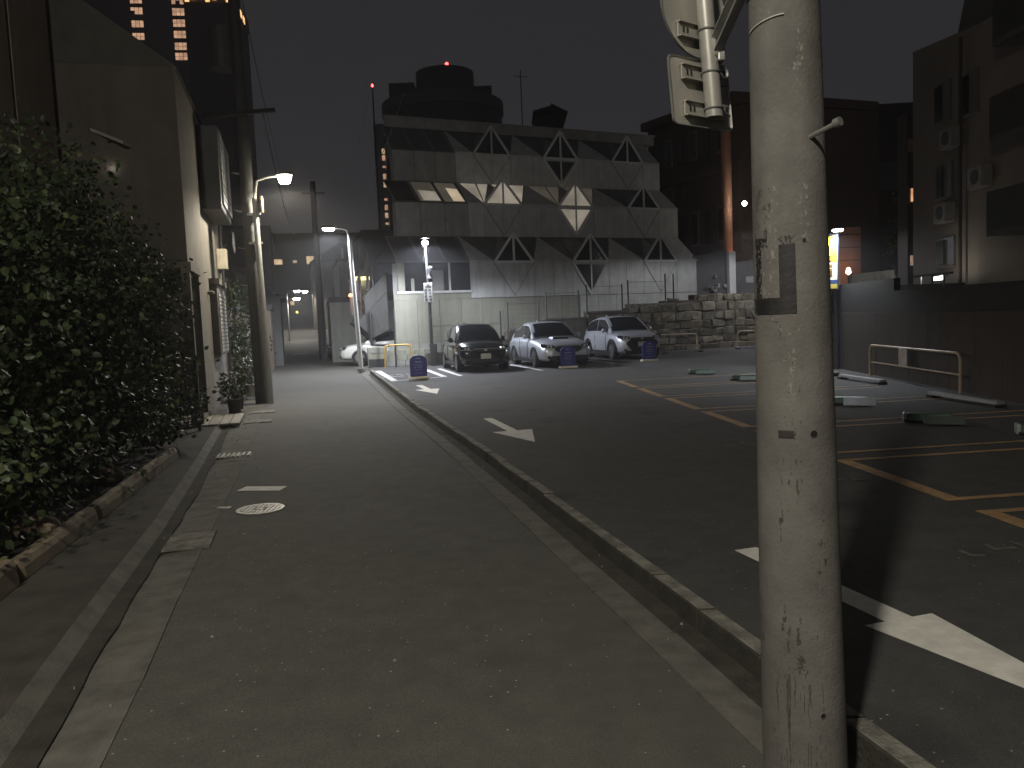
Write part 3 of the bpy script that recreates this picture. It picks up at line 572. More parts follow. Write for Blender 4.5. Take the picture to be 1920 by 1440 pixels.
for ti, T in enumerate(TIERS):
    d, z0, ze, d1, zt = T['d'], T['z0'], T['ze'], T['d1'], T['zt']
    cs = T['c']; step = (cs[2] - cs[0]) / 8
    # vertical cladding panels
    s_edges = [T['left']] + [cs[0] + step * k for k in range(-1 if cs[0] - step > T['left'] + .3 else 0, 11) if T['left'] + 0.3 < cs[0] + step * k < T['right'] - 0.25] + [T['right']]
    for a, b in zip(s_edges, s_edges[1:]):
        j = random.uniform(0, 0.006)
        fbox(a + 0.007, b - 0.007, d - j, d + 0.05, z0 + 0.01, ze - 0.01, 'wall_panel', PAN)
    # eave rail
    fbox(T['left'], T['right'], d - 0.045, d + 0.04, ze - 0.008, ze + 0.05, 'eave_rail', PAN)
    # sloping roof: white triangles and dark glass between them
    def SP(s, f, off=0.0): return fp(s, d + (d1 - d) * f, ze + (zt - ze) * f) + (OUT * 0.64 + Vector((0, 0, 0.77))) * off
    apexes = [cs[0] - 2 * step * 1.0] + [(cs[0] + cs[1]) / 2, (cs[1] + cs[2]) / 2, cs[2] + 2 * step]
    MB().quad(SP(T['left'], 0), SP(T['right'], 0), SP(T['right'], 1), SP(T['left'], 1)).build('roof_deck', CORE, B)
    for k, ap in enumerate(apexes):
        lo = cs[k - 1] + HWD + 0.05 if k > 0 else T['left']; hi = cs[k] - HWD - 0.05 if k < 3 else T['right']
        ap = min(max(ap, T['left'] + 0.05), T['right'] - 0.9 if k == 3 else 99)
        pts = [SP(lo, 0.03, .02), SP(hi, 0.03, .02), SP(ap, 0.985, .02)]
        if k == 3: pts = [SP(lo + 0.1, 0.03, .02), SP(T['right'], 0.03, .02), SP(T['right'] , 0.985, .02), SP(T['right'] - 1.15, 0.985, .02)]
        if k == 0: pts = [SP(lo, 0.03, .02), SP(hi, 0.03, .02), SP(lo + 0.1, 0.985, .02)]
        MB().prism(pts, (OUT * 0.64 + Vector((0, 0, 0.77))) * 0.03).build('white_roof_panel', PAN, B)
    for k, c in enumerate(cs):
        la = (apexes[k] if k > 0 else T['left'] + 0.12); ra = min(apexes[k + 1], T['right'] - 1.2 if k == 2 else 99)
        lit = {(1, 0): (LIT, LIT, LIT), (1, 1): (LIT2, LIT2, LIT2)}.get((ti, k), (RGL, RGL, RGL))
        cl, cr_ = c - HWD - 0.02, c + HWD + 0.02
        # slope glass: two panes left of the dormer, one right
        ml = (la + c) / 2 + 0.15
        g1 = [SP(cl, 0.05, .03), SP(ml - 0.08, 0.96, .03), SP(la + 0.12, 0.96, .03)]; g2 = [SP(cl + 0.06, 0.05, .03), SP(c - 0.1, 0.96, .03), SP(ml + 0.02, 0.96, .03)]
        g3 = [SP(cr_, 0.05, .03), SP(ra - 0.12, 0.96, .03), SP(c + 0.1, 0.96, .03)]
        for gg, mm in zip((g1, g2, g3), lit):
            MB().prism(gg, (OUT * 0.64 + Vector((0, 0, 0.77))) * 0.015).build('roof_pane', mm, B)
        # dormer: vertical triangle in the wall plane
        A = fp(c, d - 0.0, zt); Lc = fp(c - HWD, d, ze); Rc = fp(c + HWD, d, ze)
        glassm = {(1, 0): LIT, (1, 1): LIT3 if False else LIT}.get((ti, k), DGL)
        MB().prism([fp(c - HWD + 0.05, d + 0.03, ze + 0.05), fp(c, d + 0.03, ze + 0.05), fp(c, d + 0.03, zt - 0.05)], BK * 0.015).build('dormer_pane', glassm, B)
        MB().prism([fp(c, d + 0.03, ze + 0.05), fp(c + HWD - 0.05, d + 0.03, ze + 0.05), fp(c, d + 0.03, zt - 0.05)], BK * 0.015).build('dormer_pane', glassm, B)
        fr = MB()
        for a, b in ((Lc, A), (Rc, A), (Lc, Rc), (fp(c, d, ze), fp(c, d, zt - 0.06))): barmesh(fr, a, b, 0.105 if a != fp(c, d, ze) else 0.08, OUT * 0.07)
        fr.build('dormer_frame', FRAME if k != 0 or ti < 2 else PAN, B)
        # lower half of the diamond
        tip = fp(c, d, z0 + 0.12 if ti == 0 else z0 + 0.18)
        if k == 1:
            zt_ = z0 + 0.22 if ti == 0 else z0 + 0.3
            gm = LIT if ti == 1 else DGL
            o_ = OUT * 0.012
            MB().prism([fp(c - 0.80, d, ze - 0.14) + o_, fp(c - 0.045, d, zt_) + o_, fp(c - 0.045, d, ze - 0.14) + o_], OUT * 0.012).build('lower_pane', gm, B)
            MB().prism([fp(c + 0.045, d, ze - 0.14) + o_, fp(c + 0.045, d, zt_) + o_, fp(c + 0.80, d, ze - 0.14) + o_], OUT * 0.012).build('lower_pane', gm, B)
            fr = MB(); barmesh(fr, fp(c - HWD, d, ze - .06) + o_, fp(c, d, z0 + 0.0) + o_, 0.10, OUT * 0.05); barmesh(fr, fp(c, d, ze - .1) + o_, fp(c, d, z0 + .05) + o_, 0.07, OUT * 0.05)
            if ti: barmesh(fr, fp(c + HWD, d, ze - .06) + o_, fp(c, d, z0) + o_, 0.08, OUT * 0.04)
            fr.build('diamond_frame', FRAME, B)
        else:
            fr = MB(); o_ = OUT * 0.008
            barmesh(fr, fp(c - HWD, d, ze - .06) + o_, fp(c, d, z0 + 0.05) + o_, 0.045, OUT * 0.02); barmesh(fr, fp(c + HWD, d, ze - .06) + o_, fp(c, d, z0 + 0.05) + o_, 0.03, OUT * 0.015)
            fr.build('diamond_seam', PAN_G, B)
    # left bay of each tier: plain cladding, sloping windows
    lf = (-2.3, -1.75, -1.25)[ti]
    if ti:
        for a in range(3):
            w_ = (T['left'] - lf) / 3; fbox(lf + w_ * a + 0.012, lf + w_ * (a + 1) - 0.012, d - 0.004, d + 0.05, z0 + 0.01, ze - 0.01, 'wall_panel', PAN_G)
    MB().quad(SP(lf, 0), SP(T['left'], 0), SP(T['left'], 1), SP(lf, 1)).build('roof_deck', CORE, B)
    n3 = 3; w_ = (T['left'] - lf) / n3
    for a in range(n3):
        s0, s1 = lf + w_ * a + 0.08, lf + w_ * (a + 1) - 0.10
        mm = (GLASS_M, LIT2, LIT2)[a] if ti == 1 else RGL
        MB().prism([SP(s0, .06, .02), SP(s1, .06, .02), SP(s1, .94, .02), SP(s0, .94, .02)], (OUT * 0.64 + Vector((0, 0, 0.77))) * 0.015).build('roof_pane', mm, B)
        if ti == 1 and a: 
            f0, f1 = ((0, 0), (0.15, 0.97), (0.42, 0.97))[a]
            MB().prism([SP(s0 + (s1 - s0) * f0, .08, .037), SP(s0 + (s1 - s0) * f1, .08, .037), SP(s0 + (s1 - s0) * f1, .50 + .15 * (a == 2), .037), SP(s0 + (s1 - s0) * f0, .55 + .15 * (a == 2), .037)], (OUT * 0.64 + Vector((0, 0, 0.77))) * 0.006).build('lit_blind', LIT3 if a == 2 else LIT, B)
# ground floor: siding boards below, window bay on the left
for a in range(16):
    s0 = -2.5 + a * 1.0; s1 = min(s0 + 1.0, 13.4)
    if s1 - s0 > 0.1: fbox(s0 + 0.008, s1 - 0.008, -0.0 - random.uniform(0, .004), 0.05, 0.9 if a else -0.1, 2.70, 'siding_panel', SIDING if a < 9 else PAN)
    if a and s1 - s0 > 0.1: fbox(s0 + 0.008, s1 - 0.008, 0.0, 0.05, -0.1, 0.89, 'siding_panel', PAN_G)
for zz in (1.0, 1.3, 1.6, 1.9, 2.2): fbox(-2.49, 1.5, -0.012, 0.0, zz, zz + 0.012, 'siding_groove', PAN_G)
fbox(-2.36, 1.0, -0.05, 0.0, 2.98, 3.07, 'window_sill', FRAME)
fbox(-2.5, 1.02, 0.012, 0.05, 2.71, 2.97, 'wall_panel', SIDING)
fbox(-2.30, -2.0, -0.03, 0.05, 3.07, 4.26, 'corner_post', SIDING)
for s0, s1, mm in ((-1.98, -0.02, GLASS), (0.06, 0.98, GLASS)):
    wn = fbox(s0, s1, 0.02, 0.05, 3.08, 4.25, 'window_pane', mm); 
fbox(-0.02, 0.06, -0.04, 0.05, 3.07, 4.26, 'mullion', FRAME)
fbox(-1.72, -1.58, 0.0, 0.019, 3.08, 3.6, 'blind_edge', SIDING); fbox(-0.75, -0.25, 0.005, 0.019, 3.08, 3.95, 'blind', PAN_G)
# roof hut and aerial
hut = MB(); c = Vector((2.75, 47.2, 11.35))
hut.prism([c + Vector((-0.85, 0, 0)), c + Vector((0.85, 0, 0)), c + Vector((0.85, 0, 1.75)), c + Vector((0.1, 0, 2.25)), c + Vector((-0.85, 0, 1.95))], Vector((0, 2.5, 0)))
hut.build('roof_hut', mat('hut_dark', (0.025, 0.025, 0.024), 0.8), B)
for k in range(2): MB().box(tuple(c + Vector((-0.42 + k * 0.95, -0.06, 1.98 + 0.03 - 0.0 * k)) ), (1.05, 3.0, 0.07), 0, 0, R(-14 if k == 0 else 28)).build('hut_roof_slab', mat('hut_dark', (0.025, 0.025, 0.024)), B)
MB().tube([(1.2, 46, 11.4), (1.2, 46, 15.6)], 0.03, 6).build('aerial', STEEL_D, B); MB().tube([(0.8, 46, 15.3), (1.6, 46, 15.2)], 0.02, 6).build('aerial', STEEL_D, B)
# outside stair on the left flank: sloping parapet, pipes
st = MB(); a0 = fp(-2.52, 0.8, 0)
P = lambda s, z: fp(s, 0.9, z)
st.prism([P(-3.5, 2.2), P(-2.5, 3.15), P(-2.5, 3.95), P(-3.5, 2.95)], BK * 0.12); st.build('stair_parapet', mat('stair_parapet_grey', (0.055, 0.055, 0.05), 0.7, 0.15, 3, stain=.3), B)
st = MB(); st.prism([P(-3.9, 1.85), P(-2.5, 3.1), P(-2.5, 1.5), P(-3.2, 1.2)], BK * 1.2); st.build('stair_underside', mat('stair_dark_concrete', (0.05, 0.05, 0.046), 0.8), B)  # underside in one even dark concrete
for k, (s_, z0, z1) in enumerate(((-3.55, 2.0, 5.2), (-3.95, 2.2, 5.6), (-3.2, 2.9, 4.8))): MB().tube([fp(s_, 1.3, z0), fp(s_, 1.3, z1)], 0.06, 8).build('down_pipe', mat('pipe_brown', (0.07, 0.05, 0.042), 0.6), B)
st = MB(); st.tube([P(-3.75, 3.7), P(-2.52, 4.9)], 0.025, 6); st.tube([P(-3.75, 2.75), P(-3.75, 3.7)], 0.025, 6); st.tube([P(-3.1, 3.3), P(-3.1, 4.3)], 0.025, 6); st.build('stair_rail', STEEL_D, B)
MB().tube([fp(-3.35, 0.7, 2.3), fp(-3.35, 0.7, 0.9), fp(-2.6, 0.7, 0.85)], 0.07, 8).build('vent_pipe', STEEL_D, B)
wlp = thing('stair_wall_lamp', 'small orange glowing lamp on the stair left of the white building', 'wall lamp', tuple(fp(-4.0, 1.2, 2.95)))
MB().lathe([(0.05, 0), (0.09, 0.04), (0.07, 0.12), (0.02, 0.14)], n=12).build('globe', emit('orange_globe', (1.0, 0.45, 0.2), 3), wlp, smooth=True); MB().box((0, 0.09, 0.05), (0.05, 0.12, 0.05)).build('bracket', STEEL_D, wlp)
lamp(wlp, (0, -0.16, -0.02), 9, (1.0, 0.38, 0.14), 0.05)

# ------------------------------------------------------------------ stone retaining wall, stepped, with stones set one by one
WP = Vector((-3.2, 30.9, 0)); WD = Vector((0.941, 0.339, 0)); WN = Vector((0.339, -0.941, 0))
def wp(s, o, z): return WP + WD * s + WN * o + Vector((0, 0, z))
SW = thing('stone_retaining_wall', 'rough stone retaining wall stepping up behind the parked cars', 'stone wall', (0, 0, 0))
STN = [mat('wall_stone_%s' % n, c, 0.9, 0.55, 3.2, 1.0, 9, col2=tuple(x * 0.28 for x in c)) for n, c in (('ochre', (0.185, 0.155, 0.105)), ('grey', (0.165, 0.15, 0.115)), ('pale', (0.225, 0.20, 0.15)), ('dark', (0.10, 0.086, 0.06)))]
JOINT = mat('wall_joint', (0.085, 0.073, 0.052), 0.95, 0.3, 8)
def wtop(s):
    x = -3.2 + 0.941 * s
    for lim, z in ((-1, 0.55), (0, 0.95), (1.4, 1.3), (3.2, 1.68), (5.1, 1.9), (6.8, 2.05), (8.2, 2.28), (99, 2.5)):
        if x < lim: return z
def wtops(s):
    return wtop(s) + (0.1 * math.sin(s * 3.1) if s > 10.6 and s < 12 else 0)
bk = MB(); back_o = lambda q: 0.005 if q > 6.7 else -0.035
for k in range(61):
    s0 = 0.3 * k; bk.hexa([wp(s0, back_o(s0), 0), wp(s0 + .3, back_o(s0), 0), wp(s0 + .3, -0.5, 0), wp(s0, -0.5, 0)], [wp(s0, back_o(s0), wtop(s0 + .15) - .04), wp(s0 + .3, back_o(s0), wtop(s0 + .15) - .04), wp(s0 + .3, -0.5, wtop(s0 + .15) - .04), wp(s0, -0.5, wtop(s0 + .15) - .04)])
bk.build('backing', JOINT, SW)
rs = random.Random(3); z = 0.05; row = 0; count = 0
while z < 2.5:
    h = rs.uniform(0.26, 0.44); s = rs.uniform(-0.3, 0)
    while s < 17.8:
        L_ = rs.uniform(0.36, 0.85); mid = s + L_ / 2
        if mid > 0 and z + h * 0.55 < wtops(mid) and s > 6.75:
            hh = min(h, wtops(mid) - z); j = lambda a: rs.uniform(-a, a) * 2.6; g_ = 0.004
            bq = [wp(s + g_ + j(.02), -0.06, z + g_ + j(.02)), wp(s + L_ - g_ + j(.02), -0.06, z + g_ + j(.02)), wp(s + L_ - g_ + j(.03), -0.06, z + hh - g_ + j(.02)), wp(s + g_ + j(.03), -0.06, z + hh - g_ + j(.02))]
            cc = sum(bq, Vector()) / 4
            tq = [cc + (p - cc) * rs.uniform(0.82, 1.0) + WN * (0.05 + rs.uniform(0, .10)) for p in bq]
            MB().hexa(bq, tq).build('stone', STN[rs.choice((0, 0, 1, 1, 2, 3))], SW, smooth=True, bevel=0.03); count += 1
        s += L_
    z += h; row += 1
cp = MB().hexa([wp(8.8, 0.02, 2.0), wp(10.6, 0.02, 2.0), wp(10.6, -0.4, 2.0), wp(8.8, -0.4, 2.0)], [wp(8.8, 0.02, 2.16), wp(10.6, 0.02, 2.16), wp(10.6, -0.4, 2.16), wp(8.8, -0.4, 2.16)]); cp.build('concrete_cap', CONC_L, SW)
cp = MB()
for s0, s1 in ((0, 2.3), (2.35, 3.4), (3.4, 4.9), (4.9, 6.8), (6.8, 8.8)):
    zt = wtop((s0 + s1) / 2); cp = MB().hexa([wp(s0, 0.0, zt - .06), wp(s1, 0.0, zt - .06), wp(s1, -0.3, zt - .06), wp(s0, -0.3, zt - .06)], [wp(s0, 0, zt + .02), wp(s1, 0, zt + .02), wp(s1, -.3, zt + .02), wp(s0, -.3, zt + .02)]); cp.build('concrete_cap', CONC, SW)
    if s0 < 6.7: MB().hexa([wp(s0, -0.015, 0.02), wp(s1 - 0.02, -0.015, 0.02), wp(s1 - 0.02, -0.033, 0.02), wp(s0, -0.033, 0.02)], [wp(s0, -0.015, zt - .07), wp(s1 - 0.02, -0.015, zt - .07), wp(s1 - 0.02, -0.033, zt - .07), wp(s0, -0.033, zt - .07)]).build('rendered_face', mat('rendered_concrete', (0.13, 0.125, 0.105), 0.9, 0.35, 3, 0.4, 30, stain=0.4), SW)
# fence of dark posts and wire on the wall
FN = thing('wire_fence', 'thin dark wire fence with paired posts stepping along the stone wall', 'fence', (0, 0, 0))
pxs = [-4.35, -3.0, -1.95, -1.75, -0.3, 0.0, 1.25, 1.58, 2.95, 3.3, 4.85, 5.12, 6.82, 7.2]
prev = None
for i, x in enumerate(pxs):
    s = (x + 3.2) / 0.941; zb = wtop(max(s, 0)) if s > 0 else LZ; hgt = 1.12 if s > 0 else (2.2 if i == 0 else 1.75)
    MB().tube([wp(s, -0.15, zb - 0.03), wp(s, -0.15, zb + hgt)], 0.032, 8).build('post', STEEL_D, FN)
    if i % 2 == 0 and prev is not None:
        s0, z0, h0 = prev
    if i % 2 == 1 and i + 1 < len(pxs):
        s2 = (pxs[i + 1] + 3.2) / 0.941; zc = wtop(max((s + s2) / 2, 0)) if s2 > 0 else LZ
        q = MB(); n = int((s2 - s) / 0.09)
        for k in range(n + 1): u = s + (s2 - s) * k / n; q.tube([wp(u, -0.15, zc + 0.05), wp(u, -0.15, zc + 1.02)], 0.002, 3, False)
        for k in range(6): q.tube([wp(s, -0.15, zc + 0.06 + .19 * k), wp(s2, -0.15, zc + 0.06 + .19 * k)], 0.0025, 3, False)
        stuff(q.build('wire_mesh', STEEL_D, FN))
        MB().tube([wp(s, -0.15, zc + 1.04), wp(s2, -0.15, zc + 1.04)], 0.007, 6).build('top_rail', STEEL_D, FN)
# white slab post and dark gate above the wall
tag(MB().box((11.05, 39.8, 3.5), (0.36, 0.3, 2.2), R(15)).build('white_gate_pier', FRAME, bevel=0.02), 'white upright slab standing above the stone wall left of the pole', 'gate pier')
bw = thing('dark_boundary_wall', 'dark grey boundary wall with clutter beside the white upright slab', 'wall', (0, 0, 0))
MB().hexa([(9.3, 40.4, 2.3), (10.9, 40.0, 2.3), (10.9, 40.3, 2.3), (9.3, 40.7, 2.3)], [(9.3, 40.4, 4.5), (10.9, 40.0, 4.75), (10.9, 40.3, 4.75), (9.3, 40.7, 4.5)]).build('panel', mat('slate_wall', (0.085, 0.085, 0.09), 0.7, 0.2, 3), bw)
MB().hexa([(11.25, 40.0, 2.3), (13.4, 39.8, 2.3), (13.4, 40.2, 2.3), (11.25, 40.3, 2.3)], [(11.25, 40.0, 4.1), (13.4, 39.8, 4.3), (13.4, 40.2, 4.3), (11.25, 40.3, 4.1)]).build('panel', mat('slate_wall', (0.085, 0.085, 0.09)), bw)
for k in range(9): MB().box((rs.uniform(9.6, 10.8), 39.93 - 0.0 * k, rs.uniform(2.6, 3.6)), (rs.uniform(.06, .2), 0.12, rs.uniform(.08, .25)), R(15)).build('meter_box', mat('meter_grey_%d' % (k % 3), ((0.12, 0.12, 0.13), (0.3, 0.29, 0.28), (0.2, 0.13, 0.13))[k % 3], 0.5), bw)
MB().box((12.0, 39.88, 3.2), (0.4, 0.06, 0.3)).build('notice_plate', mat('plate_grey', (0.3, 0.3, 0.3), 0.6), bw); MB().box((12.5, 39.86, 3.75), (0.25, 0.06, 0.2)).build('notice_plate', mat('plate_grey', (0.3, 0.3, 0.3)), bw)

# ------------------------------------------------------------------ parked cars
def car(label, loc, heading, L_=4.0, W_=1.7, H_=1.52, belt=0.93, hood=0.90, nose=0.70, wb=2.5, wr=0.31, paintm=None, cab=None, xf=0.24, x1=0.03, x2=-0.34, tail=-0.47, clad=None, scoop=False, group='cars parked in a row', silver_trim=True, rake=0.78, lampw=0.34, drop=0.0, bigface=0):
    t = thing('parked_car', label, 'car', loc, heading, group)
    hw = W_ / 2
    ST = [(-L_ / 2, .74, .42, belt - .25, belt - .16), (-L_ / 2 + .05, .90, .30, belt - .10, belt - .02), (-L_ / 2 + .35, .985, .2, belt - .02, belt + .02), (-L_ * .2, 1.0, .19, belt, belt + .02), (L_ * .1, 1.0, .19, belt - .01, belt + .02),
          (L_ * xf + .02, .99, .19, belt - .03, hood + .04), (L_ * .36, .975, .19, hood - .10, hood), (L_ / 2 - .22, .93, .2, nose + .02, nose + .12), (L_ / 2 - .05, .80, .22, nose - .06, nose + .02), (L_ / 2, .62, .3, nose - .14, nose - .08)]
    def prof(x, f, zb, zs, zt):
        h = hw * f; mz = zb + (zs - zb) * 0.5
        half = [(0, zb), (h * .82, zb), (h * .97, zb + .09), (h, mz), (h * .985, zs - .08), (h * .90, zs), (h * .62, zt - .01), (0, zt)]
        return [(x, y, z) for y, z in half] + [(x, -y, z) for y, z in half[-2:0:-1]]
    mb = MB(); n = 14; vs = []; fs = []
    for s in ST: vs += prof(*s)
    for i in range(len(ST) - 1):
        for k in range(n): fs.append((i * n + k, i * n + (k + 1) % n, (i + 1) * n + (k + 1) % n, (i + 1) * n + k))
    fs.append(tuple(range(n))); fs.append(tuple((len(ST) - 1) * n + k for k in range(n - 1, -1, -1)))
    mb.add(vs, fs); body = mb.build('body', paintm, t, smooth=True); ss = body.modifiers.new('ss', 'SUBSURF'); ss.levels = 1; ss.render_levels = 2
    # cabin
    CB = [(L_ * xf, .90, .86, belt + .01, 0), (L_ * (xf + x1) / 2, .90, .80, (belt + H_) / 2 + .05, 0), (L_ * x1, .89, .73, H_ - .04, 0), (L_ * (x1 + x2) / 2, .89, rake - .04, H_, 0), (L_ * x2, .87, rake - .08, H_ - .07 - drop, 0), (L_ * (x2 + tail) / 2, .85, rake - .03, (belt + H_) / 2 + .1 - drop * .6, 0), (L_ * tail, .82, .78, belt + .03, 0)]
    def cprof(x, fb, ft, z, _):
        b_ = hw * fb; tt = hw * ft; zb = belt - .06
        half = [(b_, zb), (b_ + (tt - b_) * .5, zb + (z - zb) * .5 ), (tt, z - .06 if z > belt + .15 else z - .01), (tt * .86, z - .012 if z > belt + .15 else z), (tt * .45, z + .008)]
        return [(x, y, q) for y, q in half] + [(x, 0, z + .012)] + [(x, -y, q) for y, q in half[::-1]]
    mb = MB(); vs = []; fs = []; n = 11
    for s in CB: vs += cprof(*s)
    for i in range(len(CB) - 1):
        for k in range(n - 1): fs.append((i * n + k, i * n + k + 1, (i + 1) * n + k + 1, (i + 1) * n + k))
    mb.add(vs, fs); cabin = mb.build('cabin', cab or paintm, t, smooth=True)
    gl_ = mat('car_glass', (0.010, 0.011, 0.014), 0.06, 0.0, spec=0.7)
    # windscreen and rear window as curved sheets just above the cabin skin
    def screen(i0, i1, i2, nm, inset):
        q = MB(); vs = []; rows = [cprof(*CB[i0]), cprof(*CB[i1]), cprof(*CB[i2])]
        A = rows; ctr = Vector((0, 0, 0))
        pts = []
        for ri, t_ in ((0, .10), (0, .55), (1, 0.0), (1, .5), (1, .90)):
            r1, r2 = A[ri], A[ri + 1]; line_ = []
            for k in range(2, 9):
                p = Vector(r1[k]) + (Vector(r2[k]) - Vector(r1[k])) * t_; p.y *= inset; line_.append(p)
            pts.append(line_)
        out = Vector((0.55 if i2 < 4 else -0.6, 0, 0.8)) * 0.014
        m_ = len(pts[0])
        for l in pts: vs += [p + out for p in l]
        fs = [(a * m_ + k, a * m_ + k + 1, (a + 1) * m_ + k + 1, (a + 1) * m_ + k) for a in range(len(pts) - 1) for k in range(m_ - 1)]
        q.add(vs, fs); return q.build(nm, gl_, t, smooth=True)
    screen(0, 1, 2, 'windscreen', 0.93); screen(6, 5, 4, 'rear_window', 0.86)
    def side_pt(x, f, sgn):
        for a, b in zip(CB, CB[1:]):
            if b[0] <= x <= a[0]:
                t_ = (x - a[0]) / (b[0] - a[0]); r1, r2 = cprof(*a), cprof(*b)
                p0 = Vector(r1[0]).lerp(Vector(r2[0]), t_); p1 = Vector(r1[1]).lerp(Vector(r2[1]), t_); p2 = Vector(r1[2]).lerp(Vector(r2[2]), t_)
                p = p0.lerp(p1, f * 2) if f < .5 else p1.lerp(p2, f * 2 - 1); return Vector((p.x, (p.y + .012) * sgn, p.z + 0.002))
    xa, xb, xc = L_ * xf - .30, L_ * (x1 + x2) / 2 + .15, L_ * (x2 * .45 + tail * .55)
    for sgn in (1, -1):
        for u0, u1 in ((xa, xb + .035), (xb - .035, xc)):
            q = MB(); N_ = 6; vs = []
            for k in range(N_ + 1):
                x = u0 + (u1 - u0) * k / N_; top = 0.93
                vs += [side_pt(x, .17, sgn), side_pt(x, .55, sgn), side_pt(x, top, sgn)]
            fs = [(k * 3 + r_, k * 3 + r_ + 1, k * 3 + 4 + r_, k * 3 + 3 + r_) for k in range(N_) for r_ in (0, 1)]
            q.add(vs, fs); q.build('side_window', gl_, t, smooth=True)
        mr = MB(); mr.lathe([(0.02, -.06), (.075, -.04), (.085, .03), (.05, .07), (.01, .075)], c=(L_ * xf - .40, sgn * (hw * .90 + .13), belt + .07), n=10, axis='x'); mir = mr.build('mirror', cab or paintm, t, smooth=True)
        MB().box((L_ * xf - .42, sgn * (hw * .90 + .04), belt + .03), (.06, .12, .04)).build('mirror_arm', BLACK, mir)
        for xd in (xb + .32, xc + .42): MB().box((xd, sgn * (hw * 1.0 - .004), belt - .13), (.17, .03, .03)).build('door_handle', paintm, t, bevel=.008)
        for xd in (xb, xa - .02): MB().box((xd, sgn * (hw - .006), .60), (.008, .016, .62)).build('door_seam', BLACK, t)
        MB().box((0, sgn * (hw * .965), .235), (L_ * .55, .07, .10 if not clad else .18)).build('sill', clad or BLACK, t, bevel=.015)
    # wheels
    RIM = mat('alloy_rim', (0.30, 0.30, 0.32), 0.3, 0.1, 10, metal=0.8); ARCH = clad or BLACK
    for wx in (wb / 2, -wb / 2):
        for sgn in (1, -1):
            yc = sgn * (hw - .11); wh = thing_part = MB().lathe([(wr * .62, -.10), (wr * .93, -.11), (wr, -.07), (wr, .07), (wr * .93, .11), (wr * .62, .10)], c=(wx, yc, wr), n=24, axis='y').build('wheel', BLACK, t, smooth=True)
            q = MB(); ys_ = yc + sgn * .104
            q.lathe([(wr * .60, -.004), (wr * .66, 0.0), (wr * .60, .006)], c=(wx, ys_, wr), n=24, axis='y')
            for k in range(5):
                a = 2 * math.pi * k / 5 + .3; q.box((wx + wr * .34 * math.cos(a), ys_ + sgn * .004, wr + wr * .34 * math.sin(a)), (wr * .56, .012, wr * .15), 0, 0, -a)
            q.lathe([(wr * .16, -.01), (wr * .16, .012)], c=(wx, ys_, wr), n=12, axis='y'); q.build('rim', RIM, wh)
            q = MB(); seg = []
            for k in range(15):
                a = math.pi * k / 14; seg.append((math.cos(a), math.sin(a)))
            ri, ro = wr * 1.0, wr * (1.30 if clad else 1.14); vs = []
            for ca, sa in seg:
                vs += [(wx + ca * ri, sgn * (hw * .90), wr + sa * ri - .02), (wx + ca * ri, sgn * (hw + .016), wr + sa * ri - .02), (wx + ca * ro, sgn * (hw + .010), wr + sa * ro - .02), (wx + ca * ro, sgn * (hw * .90), wr + sa * ro - .02)]
            fs = [(k * 4 + a, k * 4 + (a + 1) % 4, k * 4 + 4 + (a + 1) % 4, k * 4 + 4 + a) for k in range(14) for a in range(4)]
            q.add(vs, fs); q.build('wheel_arch', ARCH, t, smooth=True)
            MB().lathe([(ri, -.02), (ri, .02)], c=(wx, sgn * (hw - .015), wr), n=24, axis='y').build('arch_shadow', BLACK, wh) if False else None
    # face
    HL = mat('headlamp_glass', (0.55, 0.56, 0.58), 0.08, 0.0, metal=0.3, spec=0.8); HLD = mat('headlamp_dark', (0.03, 0.03, 0.035), 0.1, 0.0, spec=0.8)
    for sgn in (1, -1):
        q = MB(); y0, y1 = hw * .50, hw * .93; z_ = nose + .0
        P1 = [(L_ / 2 - .045, sgn * y0, z_ - .055), (L_ / 2 - .22, sgn * y1, z_ - .02), (L_ / 2 - .33, sgn * (y1 + .02), z_ + .085), (L_ / 2 - .11, sgn * (y0 + .02), z_ + .035)]
        q.prism([Vector(p) for p in P1], Vector((.045, 0, .012))); hl = q.build('headlight', HLD, t, bevel=.008)
        q = MB(); q.lathe([(.012, -.02), (.042, 0), (.036, .022), (.01, .03)], c=(L_ / 2 - .055, sgn * (y0 + .11), z_ - .002), n=12, axis='x'); q.lathe([(.01, -.02), (.034, 0), (.03, .018), (.01, .024)], c=(L_ / 2 - .10, sgn * (y0 + .21), z_ + .012), n=12, axis='x'); q.build('lamp_bowl', HL, hl, smooth=True)
        q = MB(); q.tube([(L_ / 2 - .0, sgn * y0, z_ - .055), (L_ / 2 - .165, sgn * y1, z_ - .022)], .008, 6); q.build('lamp_strip', HL, hl)
        MB().box((L_ / 2 - .06, sgn * hw * .66, .36), (.08, .20, .09), sgn * -.35).build('fog_lamp_recess', BLACK, t, bevel=.02)
    MB().box((L_ / 2 - .005, 0, nose - .05), (.06, hw * .98, .085)).build('grille', BLACK, t, bevel=.02)
    if bigface == 2:
        MB().prism([(L_ / 2 - .03, -hw * .42, .30), (L_ / 2 - .03, hw * .42, .30), (L_ / 2 - .03, hw * .70, nose - .20), (L_ / 2 - .03, hw * .50, nose - .07), (L_ / 2 - .03, -hw * .50, nose - .07), (L_ / 2 - .03, -hw * .70, nose - .20)], (.06, 0, 0)).build('bumper_intake', BLACK, t, bevel=.02)
        MB().box((L_ / 2 - .02, 0, .27), (.10, hw * 1.5, .13)).build('bumper_lip', clad or BLACK, t, bevel=.03)
    elif bigface == 1:
        MB().prism([(L_ / 2 - .02, -hw * .36, nose - .19), (L_ / 2 - .02, hw * .36, nose - .19), (L_ / 2 - .02, hw * .52, nose - .10), (L_ / 2 - .02, hw * .42, nose + .01), (L_ / 2 - .02, -hw * .42, nose + .01), (L_ / 2 - .02, -hw * .52, nose - .10)], (.055, 0, 0)).build('main_grille', BLACK, t, bevel=.015)
